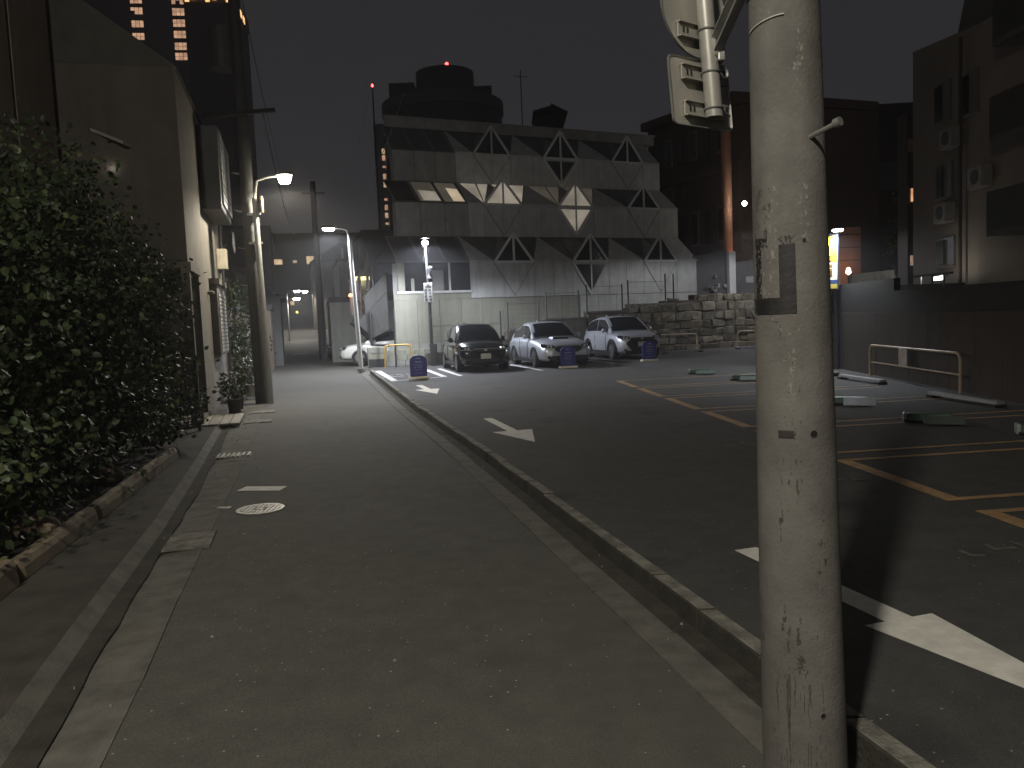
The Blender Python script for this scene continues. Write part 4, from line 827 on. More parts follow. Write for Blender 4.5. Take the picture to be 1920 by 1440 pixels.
        MB().prism([(L_ / 2 - .05, -hw * .78, .24), (L_ / 2 - .05, hw * .78, .24), (L_ / 2 - .05, hw * .62, .40), (L_ / 2 - .05, -hw * .62, .40)], (.09, 0, 0)).build('bumper_intake', BLACK, t, bevel=.02)
    else: MB().box((L_ / 2 - .0, 0, .36), (.07, hw * 1.15, .15)).build('bumper_intake', BLACK, t, bevel=.03)
    if silver_trim: MB().box((L_ / 2 + .012, 0, nose + .0), (.03, hw * .92, .014)).build('chrome_bar', HL, t); MB().box((L_ / 2 + .03, 0, nose - .045), (.02, .10, .07)).build('badge', HL, t, bevel=.01)
    MB().box((L_ / 2 + .035, 0, nose - .24), (.015, .33, .165)).build('number_plate', mat('blank_plate', (0.50, 0.50, 0.47), 0.5, 0.2, 14), t)
    if scoop:
        q = MB(); hx = L_ * .30; q.hexa([(hx - .22, -.34, hood - .02), (hx + .14, -.30, hood - .03), (hx + .14, .30, hood - .03), (hx - .22, .34, hood - .02)], [(hx - .22, -.30, hood + .055), (hx + .12, -.27, hood + .075), (hx + .12, .27, hood + .075), (hx - .22, .30, hood + .055)]); so = q.build('hood_scoop', paintm, t, bevel=.02)
        MB().box((hx + .135, 0, hood + .022), (.03, .50, .055)).build('scoop_mouth', BLACK, so)
    MB().prism([(L_ * x2 + .15, -.01, H_ - .01), (L_ * x2 - .08, -.01, H_ - .02), (L_ * x2 - .05, -.01, H_ + .07)], (0, .02, 0)).build('aerial_fin', cab or paintm, t)
    for k in range(2): MB().tube([(L_ * xf + .02, -.45 + .55 * k, belt + .0), (L_ * xf - .10, .05 + .5 * k, belt + .09)], .008, 5).build('wiper', BLACK, t)
    return t
HD = math.atan2(-0.97, 0.236)
def paintmat(n, c, m_=0.3, rg=0.25): return mat(n, c, rg, 0.0, metal=m_, coat=0.7, spec=0.5)
BLK = paintmat('black_car_paint', (0.010, 0.011, 0.014), 0.2, 0.22); SLV = paintmat('silver_car_paint', (0.52, 0.55, 0.62), 0.6, 0.42); SLV2 = paintmat('pearl_car_paint', (0.50, 0.52, 0.57), 0.55, 0.42); GRY_ROOF = paintmat('grey_roof_paint', (0.16, 0.165, 0.17), 0.3, 0.3); WHT = paintmat('white_car_paint', (0.62, 0.62, 0.58), 0.0, 0.3); DRK = paintmat('dark_car_paint', (0.02, 0.02, 0.022), 0.2, 0.25)
def place(front_wheels, wb): # car origin from the point midway between the front wheels
    f = Vector((0.236, -0.97, 0)).normalized(); p = Vector((*front_wheels, LZ)) - f * wb / 2; return tuple(p)
car('black hatchback with its front to the aisle, leftmost of the three parked cars', place((-0.97, 26.2), 2.53), HD, 4.0, 1.70, 1.54, 0.95, 0.97, 0.74, 2.53, 0.31, BLK, xf=.27, x1=.06, x2=-.32, tail=-.485, drop=.05)
car('silver wagon with a bonnet scoop, middle of the three parked cars', place((1.62, 26.75), 2.67), HD, 4.75, 1.80, 1.50, 0.95, 0.93, 0.70, 2.67, 0.335, SLV, xf=.19, x1=.02, x2=-.27, tail=-.47, scoop=True, drop=.07, bigface=1)
car('light silver compact car with black cladding, rightmost of the three parked cars', place((4.55, 29.6), 2.56), HD, 4.18, 1.77, 1.59, 1.0, 1.02, 0.80, 2.56, 0.34, SLV2, xf=.25, x1=.05, x2=-.34, tail=-.475, clad=mat('black_cladding', (0.015, 0.015, 0.016), 0.55), bigface=2, drop=.03)
car('white car nose out beside the stepped building, partly behind the yellow hoop', (-5.35, 35.3, 0.06), math.atan2(-0.15, -1), 4.2, 1.7, 1.5, 0.93, 0.90, 0.70, 2.5, 0.31, WHT, group='cars by the white building')
car('dark car at the street edge behind the white car', (-8.1, 42.2, 0.03), math.atan2(-1, -0.25), 4.1, 1.7, 1.5, 0.93, 0.90, 0.70, 2.5, 0.31, DRK, group='cars by the white building')

# ------------------------------------------------------------------ small things in the lot
def blue_board(label, x, y, rz):
    t = thing('blue_signboard', label, 'signboard', (x, y, LZ), rz, 'blue standing signboards')
    W2, Hh = 0.25, 0.70; pts = [(-W2, 0.07), (W2, 0.07), (W2, Hh - .16)] + [(W2 * math.cos(R(a)), Hh - .16 + .16 * math.sin(R(a))) for a in range(15, 180, 15)] + [(-W2, Hh - .16)]
    MB().prism([(a, -0.035, b) for a, b in pts], (0, 0.07, 0)).build('panel', mat('sign_panel_blue', (0.025, 0.032, 0.17), 0.45, 0.12, 5), t, bevel=.012)
    MB().box((0, 0, 0.035), (0.58, 0.30, 0.07)).build('foot', mat('foot_cream', (0.62, 0.58, 0.45), 0.6, 0.1, 8), t, bevel=.02)
    r_ = random.Random(int(x * 10)); ink = mat('sign_ink_white', (0.6, 0.62, 0.7), 0.5); ink2 = mat('sign_ink_pale', (0.28, 0.24, 0.42), 0.5)
    for zz, n, w_, mm in ((0.60, 3, .035, ink), (0.50, 5, .028, ink), (0.41, 4, .05, ink2), (0.34, 4, .05, ink2), (0.27, 3, .045, ink2), (0.17, 5, .03, ink2)):
        q = MB()
        for k in range(n):
            xx = (k - (n - 1) / 2) * (w_ + .012)
            for _ in range(3): q.box((xx + r_.uniform(-.3, .3) * w_, -0.0365 - r_.uniform(0.0002, .001), zz + r_.uniform(-.3, .3) * w_), ((w_ * .9, .003, .007) if r_.random() < .5 else (.007, .003, w_ * .9)))
        stuff(q.build('lettering', mm, t))
    return t
blue_board('blue round topped standing sign in the white bay nearest the street', -2.73, 23.5, R(10))
blue_board('blue round topped standing sign in front of the silver wagon', 1.82, 25.55, R(10))
blue_board('blue round topped standing sign in front of the rightmost parked car', 4.75, 27.45, R(10))
def hoop(label, x0, y0, x1, y1, h, M_, name='hoop_barrier', low=None, r_=0.03, z=LZ, group=None):
    t = thing(name, label, 'barrier', (0, 0, 0), 0, group); a = Vector((x0, y0, z)); b = Vector((x1, y1, z)); d = (b - a).normalized(); c = 0.14
    pts = [a - Vector((0, 0, .03)), a + Vector((0, 0, h - c))] + [a + d * c * (1 - math.cos(R(q))) + Vector((0, 0, h - c + c * math.sin(R(q)))) for q in (30, 60, 90)] + [b - d * c * (1 - math.cos(R(q))) + Vector((0, 0, h - c + c * math.sin(R(q)))) for q in (90, 60, 30)] + [b + Vector((0, 0, h - c)), b - Vector((0, 0, .03))]
    MB().tube(pts, r_, 10).build('frame', M_, t, smooth=True)
    if low: MB().tube([a + Vector((0, 0, low)), b + Vector((0, 0, low))], r_ * .7, 8).build('lower_rail', M_, t, smooth=True)
    return t, a, b, d
hoop('short yellow hoop barrier behind the white bay by the lamp post', -4.77, 30.3, -3.82, 30.75, 0.84, YEL)
hp, a_, b_, d_ = hoop('long pale tube barrier in front of the dark wall at right', 8.18, 18.2, 7.85, 13.95, 0.70, BRN_RAIL, 'tube_barrier', 0.32, 0.026)
MB().box(tuple((a_ + b_) / 2 + Vector((-0.03, 0.2, 0.52))), (0.02, 0.42, 0.36), math.atan2(d_.y, d_.x) - math.pi / 2).build('sign_plate', mat('pale_plate', (0.42, 0.37, 0.33), 0.5, 0.3, 5), hp, bevel=.04)
hoop('tube barrier along the stone wall right of the parked cars', 6.0, 33.2, 7.85, 33.65, 0.72, BRN_RAIL, 'tube_barrier', 0.26, 0.03)
hoop('tube barrier along the stone wall beside the concrete pole', 9.75, 34.3, 11.8, 35.0, 0.72, BRN_RAIL, 'tube_barrier', 0.26, 0.03)
hoop('yellow hoop just showing at the right edge of the concrete pole', 8.22, 21.4, 8.05, 20.9, 0.85, YEL, 'hoop_barrier')
# wheel stops
STOPM = mat('stop_white', (0.25, 0.255, 0.27), 0.55, 0.2, 8)
def wheel_stop(label, x, y, rz, L_=1.7):
    t = thing('wheel_stop', label, 'wheel stop', (x, y, LZ), rz, 'white wheel stops')
    MB().hexa([(-L_ / 2, -.075, .045), (L_ / 2, -.075, .045), (L_ / 2, .075, .045), (-L_ / 2, .075, .045)], [(-L_ / 2, -.06, .10), (L_ / 2, -.06, .10), (L_ / 2, .06, .10), (-L_ / 2, .06, .10)]).build('bar', STOPM, t, bevel=.01)
    for q in (-1, 1): MB().box((q * (L_ / 2 - .08), 0, .024), (.16, .18, .05)).build('rubber_foot', BLACK, t)
wheel_stop('white wheel stop before the tube barrier at the stone wall, nearest the cars', 6.95, 32.3, R(12)); wheel_stop('white wheel stop at the stone wall beside the concrete pole', 10.25, 33.6, R(12))
for k, (x, y, lb) in enumerate(((7.45, 19.3, 'farthest white wheel stop along the right wall'), (7.40, 16.9, 'white wheel stop left of the long pale tube barrier'), (7.2, 12.7, 'dim wheel stop near the right frame edge'))): wheel_stop(lb, x, y, R(94), 1.75)
# flap lock units
GRN = mat('flap_green', (0.045, 0.12, 0.075), 0.5, 0.2, 8); PLT = mat('flap_plate_steel', (0.50, 0.52, 0.54), 0.38, 0.2, 10, metal=0.4)
PLG = mat('flap_plate_green', (0.11, 0.14, 0.12), 0.5, 0.2, 8)
def flap(label, x, y, rz, pm, tilt):
    t = thing('parking_lock', label, 'parking lock', (x, y, LZ), rz, 'parking lock units in the bays')
    MB().hexa([(-.26, -.13, 0), (.26, -.13, 0), (.26, .13, 0), (-.26, .13, 0)], [(-.26, -.09, .12), (.26, -.09, .12), (.26, .09, .12), (-.26, .09, .12)]).build('housing', GRN, t, bevel=.012)
    q = MB(); q.box((-.288, 0, .065), (.05, .20, .12)); q.build('end_cap', PLT, t, bevel=.01)
    q = MB(); c, s = math.cos(tilt), math.sin(tilt); P = lambda u, v: Vector((u * .8 + .16, -.16 - .28 * v * c, .02 + .28 * (1 - v) * s))
    q.prism([P(-.30, 1), P(.30, 1), P(.30, 0), P(-.30, 0)], Vector((0, -s * .018, c * .018))); q.build('flap_plate', pm, t, bevel=.005)
    MB().tube([(-.30, -.15, .03), (.30, -.15, .03)], .015, 8).build('hinge', STEEL_D, t)
    return t
flap('green parking lock with its flap, farthest of the row', 4.95, 20.9, R(-20), PLG, R(14)); flap('green parking lock just left of the concrete pole', 5.38, 18.45, R(-20), PLG, R(14))
flap('parking lock with a bright steel flap right of the concrete pole', 5.52, 13.05, R(-24), PLT, R(20)); flap('dim green parking lock in the second bay from the camera', 5.62, 10.75, R(-24), PLG, R(14)); flap('pale parking lock cut by the right frame edge', 6.28, 9.35, R(-24), PLG, R(14))
# right boundary wall: boards one by one, and the pieces above it
RW = thing('brown_boundary_wall', 'long dark brown boundary wall along the right side of the car park', 'wall', (0, 0, 0))
RWM = mat('brown_wall', (0.045, 0.033, 0.027), 0.85, 0.2, 2, 0.15, 30, stain=0.3); RWM2 = mat('brown_wall_cap', (0.016, 0.014, 0.013), 0.8, 0.2, 3)
def rwx(y): return 7.82 + 0.077 * (y - 12)
y = 2.0
while y < 21.2:
    y2 = y + 0.9
    MB().hexa([(rwx(y), y + .005, 0.05), (rwx(y) + .2, y + .005, 0.05), (rwx(y2) + .2, y2 - .005, 0.05), (rwx(y2), y2 - .005, 0.05)], [(rwx(y) + random.uniform(0, .004), y + .005, 1.52), (rwx(y) + .2, y + .005, 1.52), (rwx(y2) + .2, y2 - .005, 1.52), (rwx(y2), y2 - .005, 1.52)]).build('wall_slab', RWM, RW); y = y2
for a, b, h in ((2.0, 17.2, 1.98), (17.2, 21.2, 2.25)):
    MB().hexa([(rwx(a) + .03, a, 1.524), (rwx(a) + .17, a, 1.524), (rwx(b) + .17, b, 1.524), (rwx(b) + .03, b, 1.524)], [(rwx(a) + .03, a, h), (rwx(a) + .17, a, h), (rwx(b) + .17, b, h), (rwx(b) + .03, b, h)]).build('upper_screen', RWM2, RW)
MB().hexa([(rwx(21.2), 21.2, 0.05), (12.5, 22.0, 0.05), (12.5, 22.3, 0.05), (rwx(21.2), 21.5, 0.05)], [(rwx(21.2), 21.2, 2.2), (12.5, 22.0, 2.2), (12.5, 22.3, 2.2), (rwx(21.2), 21.5, 2.2)]).build('return_wall', RWM2, RW)
tag(MB().prism([(10.1, 23.6, 1.5), (11.9, 24.2, 1.5), (11.6, 24.2, 2.72), (10.1, 23.6, 2.62)], (0, 0.2, 0)).build('pale_low_wall', mat('pale_render', (0.30, 0.29, 0.27), 0.8, 0.2, 2, stain=0.3)), 'pale low wall showing above the brown boundary wall', 'wall')

# ------------------------------------------------------------------ left side: house, apartment, hedge, utility pole
SDR = Vector((-0.2607, 0.9655, 0)); SNR = Vector((0.9655, 0.2607, 0)); HQ = Vector((-5.6, 14.2, 0))
def hp_(t, o, z): return HQ + SDR * t + SNR * o + Vector((0, 0, z))
HA = math.atan2(SDR.y, SDR.x)
BEIGE = mat('beige_render', (0.17, 0.153, 0.128), 0.85, 0.12, 2.5, 0.15, 40, stain=0.28); BEIGE_D = mat('brown_render', (0.105, 0.094, 0.080), 0.88, 0.15, 2, 0.15, 30, stain=0.25)
HS = thing('beige_house', 'beige rendered house with a box bay window on the left of the street', 'house', (0, 0, 0))
def hbox(t0, t1, o0, o1, z0, z1, nm, M_, par=None, bevel=0.0):
    return MB().hexa([hp_(t0, o0, z0), hp_(t0, o1, z0), hp_(t1, o1, z0), hp_(t1, o0, z0)][::-1], [hp_(t0, o0, z1), hp_(t0, o1, z1), hp_(t1, o1, z1), hp_(t1, o0, z1)][::-1]).build(nm, M_, par or HS, bevel=bevel)
hbox(1.55, 7.2, -5, 0, 0.0, 6.3, 'wall', BEIGE); hbox(0, 1.55, -5, 0, 2.86, 6.3, 'wall', BEIGE); hbox(0, 1.55, -5, -1.15, 0.0, 2.86, 'wall', BEIGE)
hbox(-0.05, 0.12, -0.12, 0.02, 0.05, 2.86, 'porch_post', BEIGE); hbox(-0.06, 1.6, -0.1, 0.05, 2.80, 2.95, 'porch_beam', BEIGE)
hbox(0.01, 0.05, -5, -0.0, 0.1, 6.25, 'gable_cladding', BEIGE_D) if False else None
MB().hexa([hp_(-0.03, -5, 2.97), hp_(-0.03, -0.0, 2.97), hp_(-0.002, -0.0, 2.97), hp_(-0.002, -5, 2.97)], [hp_(-0.03, -5, 6.28), hp_(-0.03, 0, 6.28), hp_(-0.002, 0, 6.28), hp_(-0.002, -5, 6.28)]).build('gable_cladding', BEIGE_D, HS)
rf = MB(); rf.prism([hp_(-0.035, 0.06, 6.282), hp_(-0.035, -1.6, 7.5), hp_(-0.035, -5, 7.5), hp_(-0.035, -5, 6.282)], SDR * 7.4); rf.build('roof', mat('roof_brown', (0.075, 0.069, 0.06), 0.85, 0.2, 3), HS)
bay = hbox(3.0, 5.7, 0.0, 0.42, 4.30, 6.05, 'bay_window', mat('bay_dark', (0.05, 0.05, 0.052), 0.6), bevel=.03)
hbox(3.1, 5.6, 0.422, 0.46, 4.42, 5.95, 'shutter_panel', mat('shutter_grey', (0.16, 0.165, 0.175), 0.5, 0.1, 3), bay)
for k in range(9): hbox(3.12, 5.58, 0.461, 0.466, 4.55 + .15 * k, 4.56 + .15 * k, 'shutter_seam', mat('bay_dark', (0.10, 0.10, 0.105)), bay)
lv = hbox(3.55, 5.5, 0.0, 0.16, 1.2, 2.75, 'shuttered_window', mat('shutter_box', (0.14, 0.13, 0.115), 0.6), bevel=.02)
for k in range(15): hbox(3.66, 5.42, 0.162, 0.18, 1.26 + .088 * k, 1.325 + .088 * k, 'slat', mat('shutter_slat', (0.36, 0.345, 0.31), 0.5, 0.1, 6), lv)
hbox(3.5, 5.55, 0.0, 0.22, 2.752, 2.88, 'shutter_hood', BEIGE, lv)
hbox(5.9, 6.25, 0.002, 0.24, 3.25, 3.75, 'meter_box', mat('meter_cream', (0.42, 0.37, 0.28), 0.6), bevel=.02)
MB().tube([hp_(6.05, 0.06, 3.25), hp_(6.05, 0.06, 2.2)], .025, 6).build('conduit', BEIGE, HS); MB().tube([hp_(6.9, 0.06, 0.1), hp_(6.9, 0.06, 6.2)], .045, 8).build('drain_pipe', STEEL_D, HS)
MB().lathe([(0.02, 0), (.08, .02), (.08, .07), (.02, .09)], c=tuple(hp_(3.1, .06, 2.5)), n=12).build('vent_hood', BEIGE, HS)
MB().tube([hp_(7.0, 0.35, 4.0), hp_(7.0, 0.38, 4.0)], 0.27, 18).build('dish_aerial', mat('dish_grey', (0.3, 0.3, 0.3), 0.6), HS); MB().tube([hp_(7.0, 0, 3.9), hp_(7.0, 0.35, 4.0)], .02, 6).build('dish_arm', STEEL_D, HS)
hbox(0.3, 1.3, -1.14, -1.10, 0.12, 2.3, 'front_door', mat('door_brown', (0.09, 0.07, 0.055), 0.5)); hbox(-0.02, 1.55, -1.1, 0.05, 0.02, 0.14, 'doorstep', CONC_L)
ap = thing('brown_apartment_block', 'tall dim brown apartment block with vertical grooves behind the leafy trees', 'building', (0, 0, 0))
APM = mat('apartment_brown', (0.21, 0.17, 0.13), 0.85, 0.15, 1.5, 0.1, 20, stain=0.25)
def apx(y): return -6.35 - 0.27 * (y - 10)
yy = [3.0, 5.0, 6.8, 8.55, 10.0, 11.35, 13.4]
for a, b in zip(yy, yy[1:]):
    MB().hexa([(apx(a + .12) - 0.3, a + .12, 0), (apx(a + .12), a + .12, 0), (apx(b - .03), b - .03, 0), (apx(b - .03) - 0.3, b - .03, 0)][::-1], [(apx(a + .12) - 0.3, a + .12, 12), (apx(a + .12), a + .12, 12), (apx(b - .03), b - .03, 12), (apx(b - .03) - 0.3, b - .03, 12)][::-1]).build('wall_panel', APM, ap)
MB().hexa([(-12, 3, 0), (apx(3) - .22, 3, 0), (apx(13.38) - .22, 13.38, 0), (-12, 13.38, 0)], [(-12, 3, 11.9), (apx(3) - .22, 3, 11.9), (apx(13.38) - .22, 13.38, 11.9), (-12, 13.38, 11.9)]).build('core', mat('apartment_core', (0.05, 0.042, 0.035), 0.9), ap)
pl = thing('porch_lamp', 'tiny bright lamp under a small awning above the trees', 'wall lamp', (-6.62, 13.95, 4.55))
MB().lathe([(.01, -.06), (.05, -.03), (.055, .02), (.02, .05)], n=12).build('globe', LENS_S, pl, smooth=True); MB().box((0, .07, .1), (.04, .1, .2)).build('bracket', STEEL_D, pl); MB().prism([(-.3, -.15, .62), (.3, -.3, .35), (.3, -.3, .40), (-.3, -.15, .67)], (0, .4, 0)).build('awning', mat('awning_grey', (0.35, 0.34, 0.32), 0.6), pl)
lamp(pl, (0, -.12, 0), .35, (1, .93, .82), .04)
# left utility pole
up_ = thing('utility_pole', 'dark concrete utility pole on the left of the street with transformer high above', 'utility pole', (-5.86, 18.65, 0))
MB().tube([(0, 0, -.05), (-.02, 0, 6), (-.05, 0, 11.5)], [.150, .138, .11], 20).build('shaft', mat('pole_concrete_dark', (0.050, 0.049, 0.047), 0.85, 0.2, 5, 0.2, 30, stain=.3), up_, smooth=True)
MB().tube([(-.35, -.05, 7.6), (-.35, -.05, 8.5)], .28, 16).build('transformer', mat('transformer_grey', (0.05, 0.05, 0.05), 0.6), up_)
for z_ in (6.6, 9.2, 10.2): MB().box((-.03, -.18, z_), (1.7, .08, .09), R(-8)).build('crossarm', STEEL_D, up_)
for k in range(9): MB().tube([(.12 * (1 if k % 2 else -1), -.12, 1.9 + .42 * k), (.26 * (1 if k % 2 else -1), -.2, 1.92 + .42 * k)], .009, 6).build('step_bolt', STEEL, up_)
for z_ in (3.7, 4.35): MB().box((.14, -.12, z_), (.3, .05, .05)).build('pipe_clamp', STEEL, up_)
def cable(label, a, b, sag, r_=.012, n=14, M_=STEEL_D):
    a = Vector(a); b = Vector(b); q = MB(); q.tube([a.lerp(b, k / n) - Vector((0, 0, sag * 4 * (k / n) * (1 - k / n))) for k in range(n + 1)], r_, 5); return tag(q.build('overhead_cable', M_), label, 'cable', 'overhead cables')
PW = mat('pale_cable', (0.30, 0.30, 0.30), 0.5)
cable('pale guy cable slanting up beside the left edge of the white building, lower strand', (-6.6, 36, 9.0), (-5.3, 34, 11.6), .1, .012, 10, PW); cable('pale guy cable slanting over the left end of the white building, upper strand', (-5.6, 36, 8.6), (-4.0, 34.2, 11.3), .12, .012, 10, PW)
cable('dark overhead cable along the left side of the street', (-5.7, 18.6, 9.2), (-12.5, 47, 9.5), .5); cable('second dark overhead cable hung below the first along the street', (-5.4, 18.6, 6.7), (-12.3, 47, 7.2), .5, .02)
# hedge edging stones and bed
PK = thing('planter_edging', 'row of beige edging blocks at the foot of the leafy trees', 'kerb', (0, 0, 0)); EDM = mat('edging_beige', (0.24, 0.195, 0.13), 0.85, 0.2, 3, 0.1, 30)
pa, pb = Vector((-3.02, 3.6, 0)), Vector((-4.52, 10.8, 0)); dv = (pb - pa); Lh = dv.length; dv.normalize(); nv = Vector((-dv.y, dv.x, 0)) ; k = 0.0
while k < Lh:
    w_ = 1.8; a = pa + dv * (k + .012); b = pa + dv * min(k + w_, Lh); hh = .20 + random.uniform(-.015, .02) + (.05 if k < 1.6 else 0); o = nv * (.17 + (.05 if k < 1.6 else 0))
    MB().hexa([a + nv * 0, b + nv * 0, b + o, a + o], [a + nv * .03 + Vector((0, 0, hh)), b + nv * .03 + Vector((0, 0, hh)), b + o * .9 + Vector((0, 0, hh)), a + o * .9 + Vector((0, 0, hh))]).build('edging_block', EDM, PK, bevel=.06); k += w_
bed = MB().quad((-3.1, 3.0, .12), (-4.66, 11.0, .12), (-8, 11.8, .12), (-7, 2.5, .12)); struct(bed.build('planting_bed', SOIL))
def boulder(label, c, r_):
    q = MB(); vs = []; fs = []; n, m_ = 12, 7
    for i in range(m_ + 1):
        for k in range(n):
            a, b = math.pi * i / m_, 2 * math.pi * k / n; rr = r_ * (1 + .22 * vnoise(3 * math.cos(b) + 5, 3 * a + 2 * math.sin(b), c[0]) - .1); vs.append((rr * math.sin(a) * math.cos(b) * 1.25, rr * math.sin(a) * math.sin(b), rr * math.cos(a) * .75))
    for i in range(m_):
        for k in range(n): fs.append((i * n + k, i * n + (k + 1) % n, (i + 1) * n + (k + 1) % n, (i + 1) * n + k))
    q.add(vs, fs); tag(q.build('boulder', mat('boulder_brown', (0.22, 0.17, 0.12), .9, .3, 6, .5, 20), smooth=True, loc=c), label, 'boulder', 'boulders in the planting bed')
boulder('rounded brown boulder behind the edging nearest the camera', (-3.85, 6.3, .2), .15); boulder('smaller boulder further along the planting bed', (-4.45, 8.7, .18), .12)
# leafy trees
def leaf_mat(n, c):
    return mat(n, c, 0.5, 0.35, 3.0, 0, 1, spec=0.4, col2=tuple(x * .5 for x in c))
LEAF = [leaf_mat('leaf_dark', (0.034, 0.052, 0.022)), leaf_mat('leaf_mid', (0.054, 0.078, 0.032)), leaf_mat('leaf_yellow', (0.095, 0.11, 0.042))]
BARK = mat('bark', (0.06, 0.048, 0.036), .9, .3, 10, .5, 30)
LF = [(0, 0, 0), (.34, .26, .05), (.30, .62, .06), (0, 1.0, -.03), (-.30, .62, .06), (-.34, .26, .05), (0, .5, 0)]
LFF = [(0, 1, 6), (1, 2, 6), (2, 3, 6), (3, 4, 6), (4, 5, 6), (5, 0, 6)]
def leaf_at(mb, p, d, size, rng):
    d = d.normalized(); r_ = Vector((rng.gauss(0, 1), rng.gauss(0, 1), rng.gauss(0, 1))); s_ = d.cross(r_).normalized(); nrm = s_.cross(d)
    mb.add([p + (s_ * a + d * b + nrm * c) * size for a, b, c in LF], LFF)
proto = {}
def tree(label, base, blobs, n, size, lm, trunk_h, seed, own=30, group='leafy trees along the left footpath'):
    rng = random.Random(seed); t = thing('leafy_tree', label, 'tree', base, 0, group); tr = MB()
    tr.tube([(0, 0, -.05), (.04, .05, trunk_h * .5), (0, .1, trunk_h)], [.075, .06, .045], 10)
    for b in blobs: tr.tube([(0, .05, trunk_h * rng.uniform(.4, .8)), tuple(Vector(b[0]) * .6 + Vector((0, 0, trunk_h * .25))), tuple(Vector(b[0]))], [.04, .03, .012], 6)
    tr.build('trunk', BARK, t)
    mbs = [MB(), MB(), MB()]; tot = sum(b[1][0] * b[1][1] * b[1][2] for b in blobs); cand = []
    for c, rad, bias in blobs:
        m_ = int(n * rad[0] * rad[1] * rad[2] / tot); c = Vector(c)
        tw = [Vector((rng.gauss(0, 1), rng.gauss(0, 1), rng.gauss(0, 1))).normalized() for _ in range(max(6, m_ // 14))]
        for k in range(m_):
            q = tw[k % len(tw)]; u = (.55 + .5 * rng.random() ** .6)
            jit = Vector((rng.gauss(0, .14), rng.gauss(0, .14), rng.gauss(0, .12)))
            p = c + Vector((q.x * rad[0], q.y * rad[1], q.z * rad[2])) * (.80 + .28 * hash2(k % len(tw), seed)) * u / 1.0 + jit
            if p.z + base[2] < .2: continue
            d = q * .7 + Vector((rng.gauss(0, .6), rng.gauss(0, .6), rng.gauss(-.15, .5)))
            g_ = 0 if rng.random() < .5 else (1 if rng.random() < .75 else 2)
            sz = size * rng.uniform(.65, 1.25)
            cand.append((p, d, sz, g_))
    cand.sort(key=lambda e: (Vector(base) + e[0] - Vector((0, 0, 1.7))).length)
    for i, (p, d, sz, g_) in enumerate(cand):
        if i % 9 == 0 and i // 9 < own:
            if g_ not in proto:
                q = MB().add([Vector(v) for v in LF], LFF); me = bpy.data.meshes.new('leaf'); me.from_pydata(q.v, [], q.f); me.materials.append(LEAF[g_]); proto[g_] = me
            o = bpy.data.objects.new('leaf', proto[g_]); COL.objects.link(o); o.parent = t; o.location = p; o.scale = (sz, sz, sz)
            o.rotation_euler = d.to_track_quat('Y', 'Z').to_euler()
        else: leaf_at(mbs[g_], p, d, sz, rng)
    cr = MB(); me = bpy.data.meshes.new('crown'); off = 0; V = []; F = []; MI = []
    for gi, q in enumerate(mbs): V += q.v; F += [tuple(i + off for i in f) for f in q.f]; MI += [gi] * len(q.f); off += len(q.v)
    me.from_pydata(V, [], F)
    for M_ in LEAF: me.materials.append(M_)
    me.polygons.foreach_set('material_index', MI)
    stuff(mk('crown', me, None, t))
    return t
tree('nearest leafy tree with glossy dark leaves at the left frame edge', (-4.35, 5.0, .1), [((0, 0, 2.1), (.95, 1.15, 1.2), 1), ((.15, .5, 1.15), (.8, 1.0, .75), 1), ((-.5, -.6, 2.3), (.9, .9, .8), 1), ((.35, -.3, .75), (.62, 1.1, .65), 1), ((.30, .8, .7), (.55, .9, .6), 1), ((-.9, .2, 1.4), (.9, 1.2, 1.1), 1)], 10500, .078, LEAF, 1.3, 2)
tree('broad leafy tree, second from the camera along the left footpath', (-4.85, 7.1, .1), [((0, 0, 2.0), (.95, 1.1, 1.1), 1), ((.35, .2, 1.1), (.75, 1.1, .75), 1), ((.45, .1, .55), (.5, 1.2, .5), 1), ((-.2, .5, 2.9), (.8, .9, .6), 1), ((-.9, 0, 1.6), (.8, 1.2, 1.2), 1)], 8600, .078, LEAF, 1.4, 5)
tree('leafy tree with yellower shoots, third along the left footpath', (-5.3, 9.1, .1), [((0, 0, 2.3), (.95, 1.1, 1.1), 1), ((.35, .2, 1.1), (.7, 1.0, .85), 1), ((.5, .1, .55), (.5, 1.2, .5), 1), ((-.1, .3, 3.3), (.7, .8, .75), 1), ((.3, .6, 2.2), (.6, .7, .75), 1)], 7600, .076, LEAF, 1.5, 8)
tree('smaller leafy tree next to the beige house', (-5.5, 10.9, .1), [((0, 0, 1.7), (.8, .9, 1.0), 1), ((.4, .1, 1.0), (.65, .9, .75), 1), ((.5, .2, .55), (.5, 1.0, .5), 1), ((.05, .3, 2.7), (.6, .7, .7), 1), ((.5, .9, 2.25), (.4, .6, .35), 1), ((-.3, -.3, 3.3), (.5, .5, .5), 1)], 6000, .074, LEAF, 1.2, 12)
# garden gate next to the house
gt = thing('garden_gate', 'low dark slatted gate between the trees and the beige house', 'gate', (-5.45, 13.0, .05), R(75))
MB().tube([(-.5, 0, 0), (-.5, 0, 1.25)], .03, 8).build('post', STEEL_D, gt); MB().tube([(.5, 0, 0), (.5, 0, 1.25)], .03, 8).build('post', STEEL_D, gt); MB().tube([(-.5, 0, 1.2), (-.1, 0, 1.3), (.5, 0, 1.2)], .018, 6).build('top_rail', STEEL_D, gt); MB().tube([(-.5, 0, .15), (.5, 0, .15)], .018, 6).build('bottom_rail', STEEL_D, gt)
for k in range(9): MB().tube([(-.42 + .105 * k, 0, .15), (-.42 + .105 * k, 0, 1.22)], .01, 6).build('bar', STEEL_D, gt)
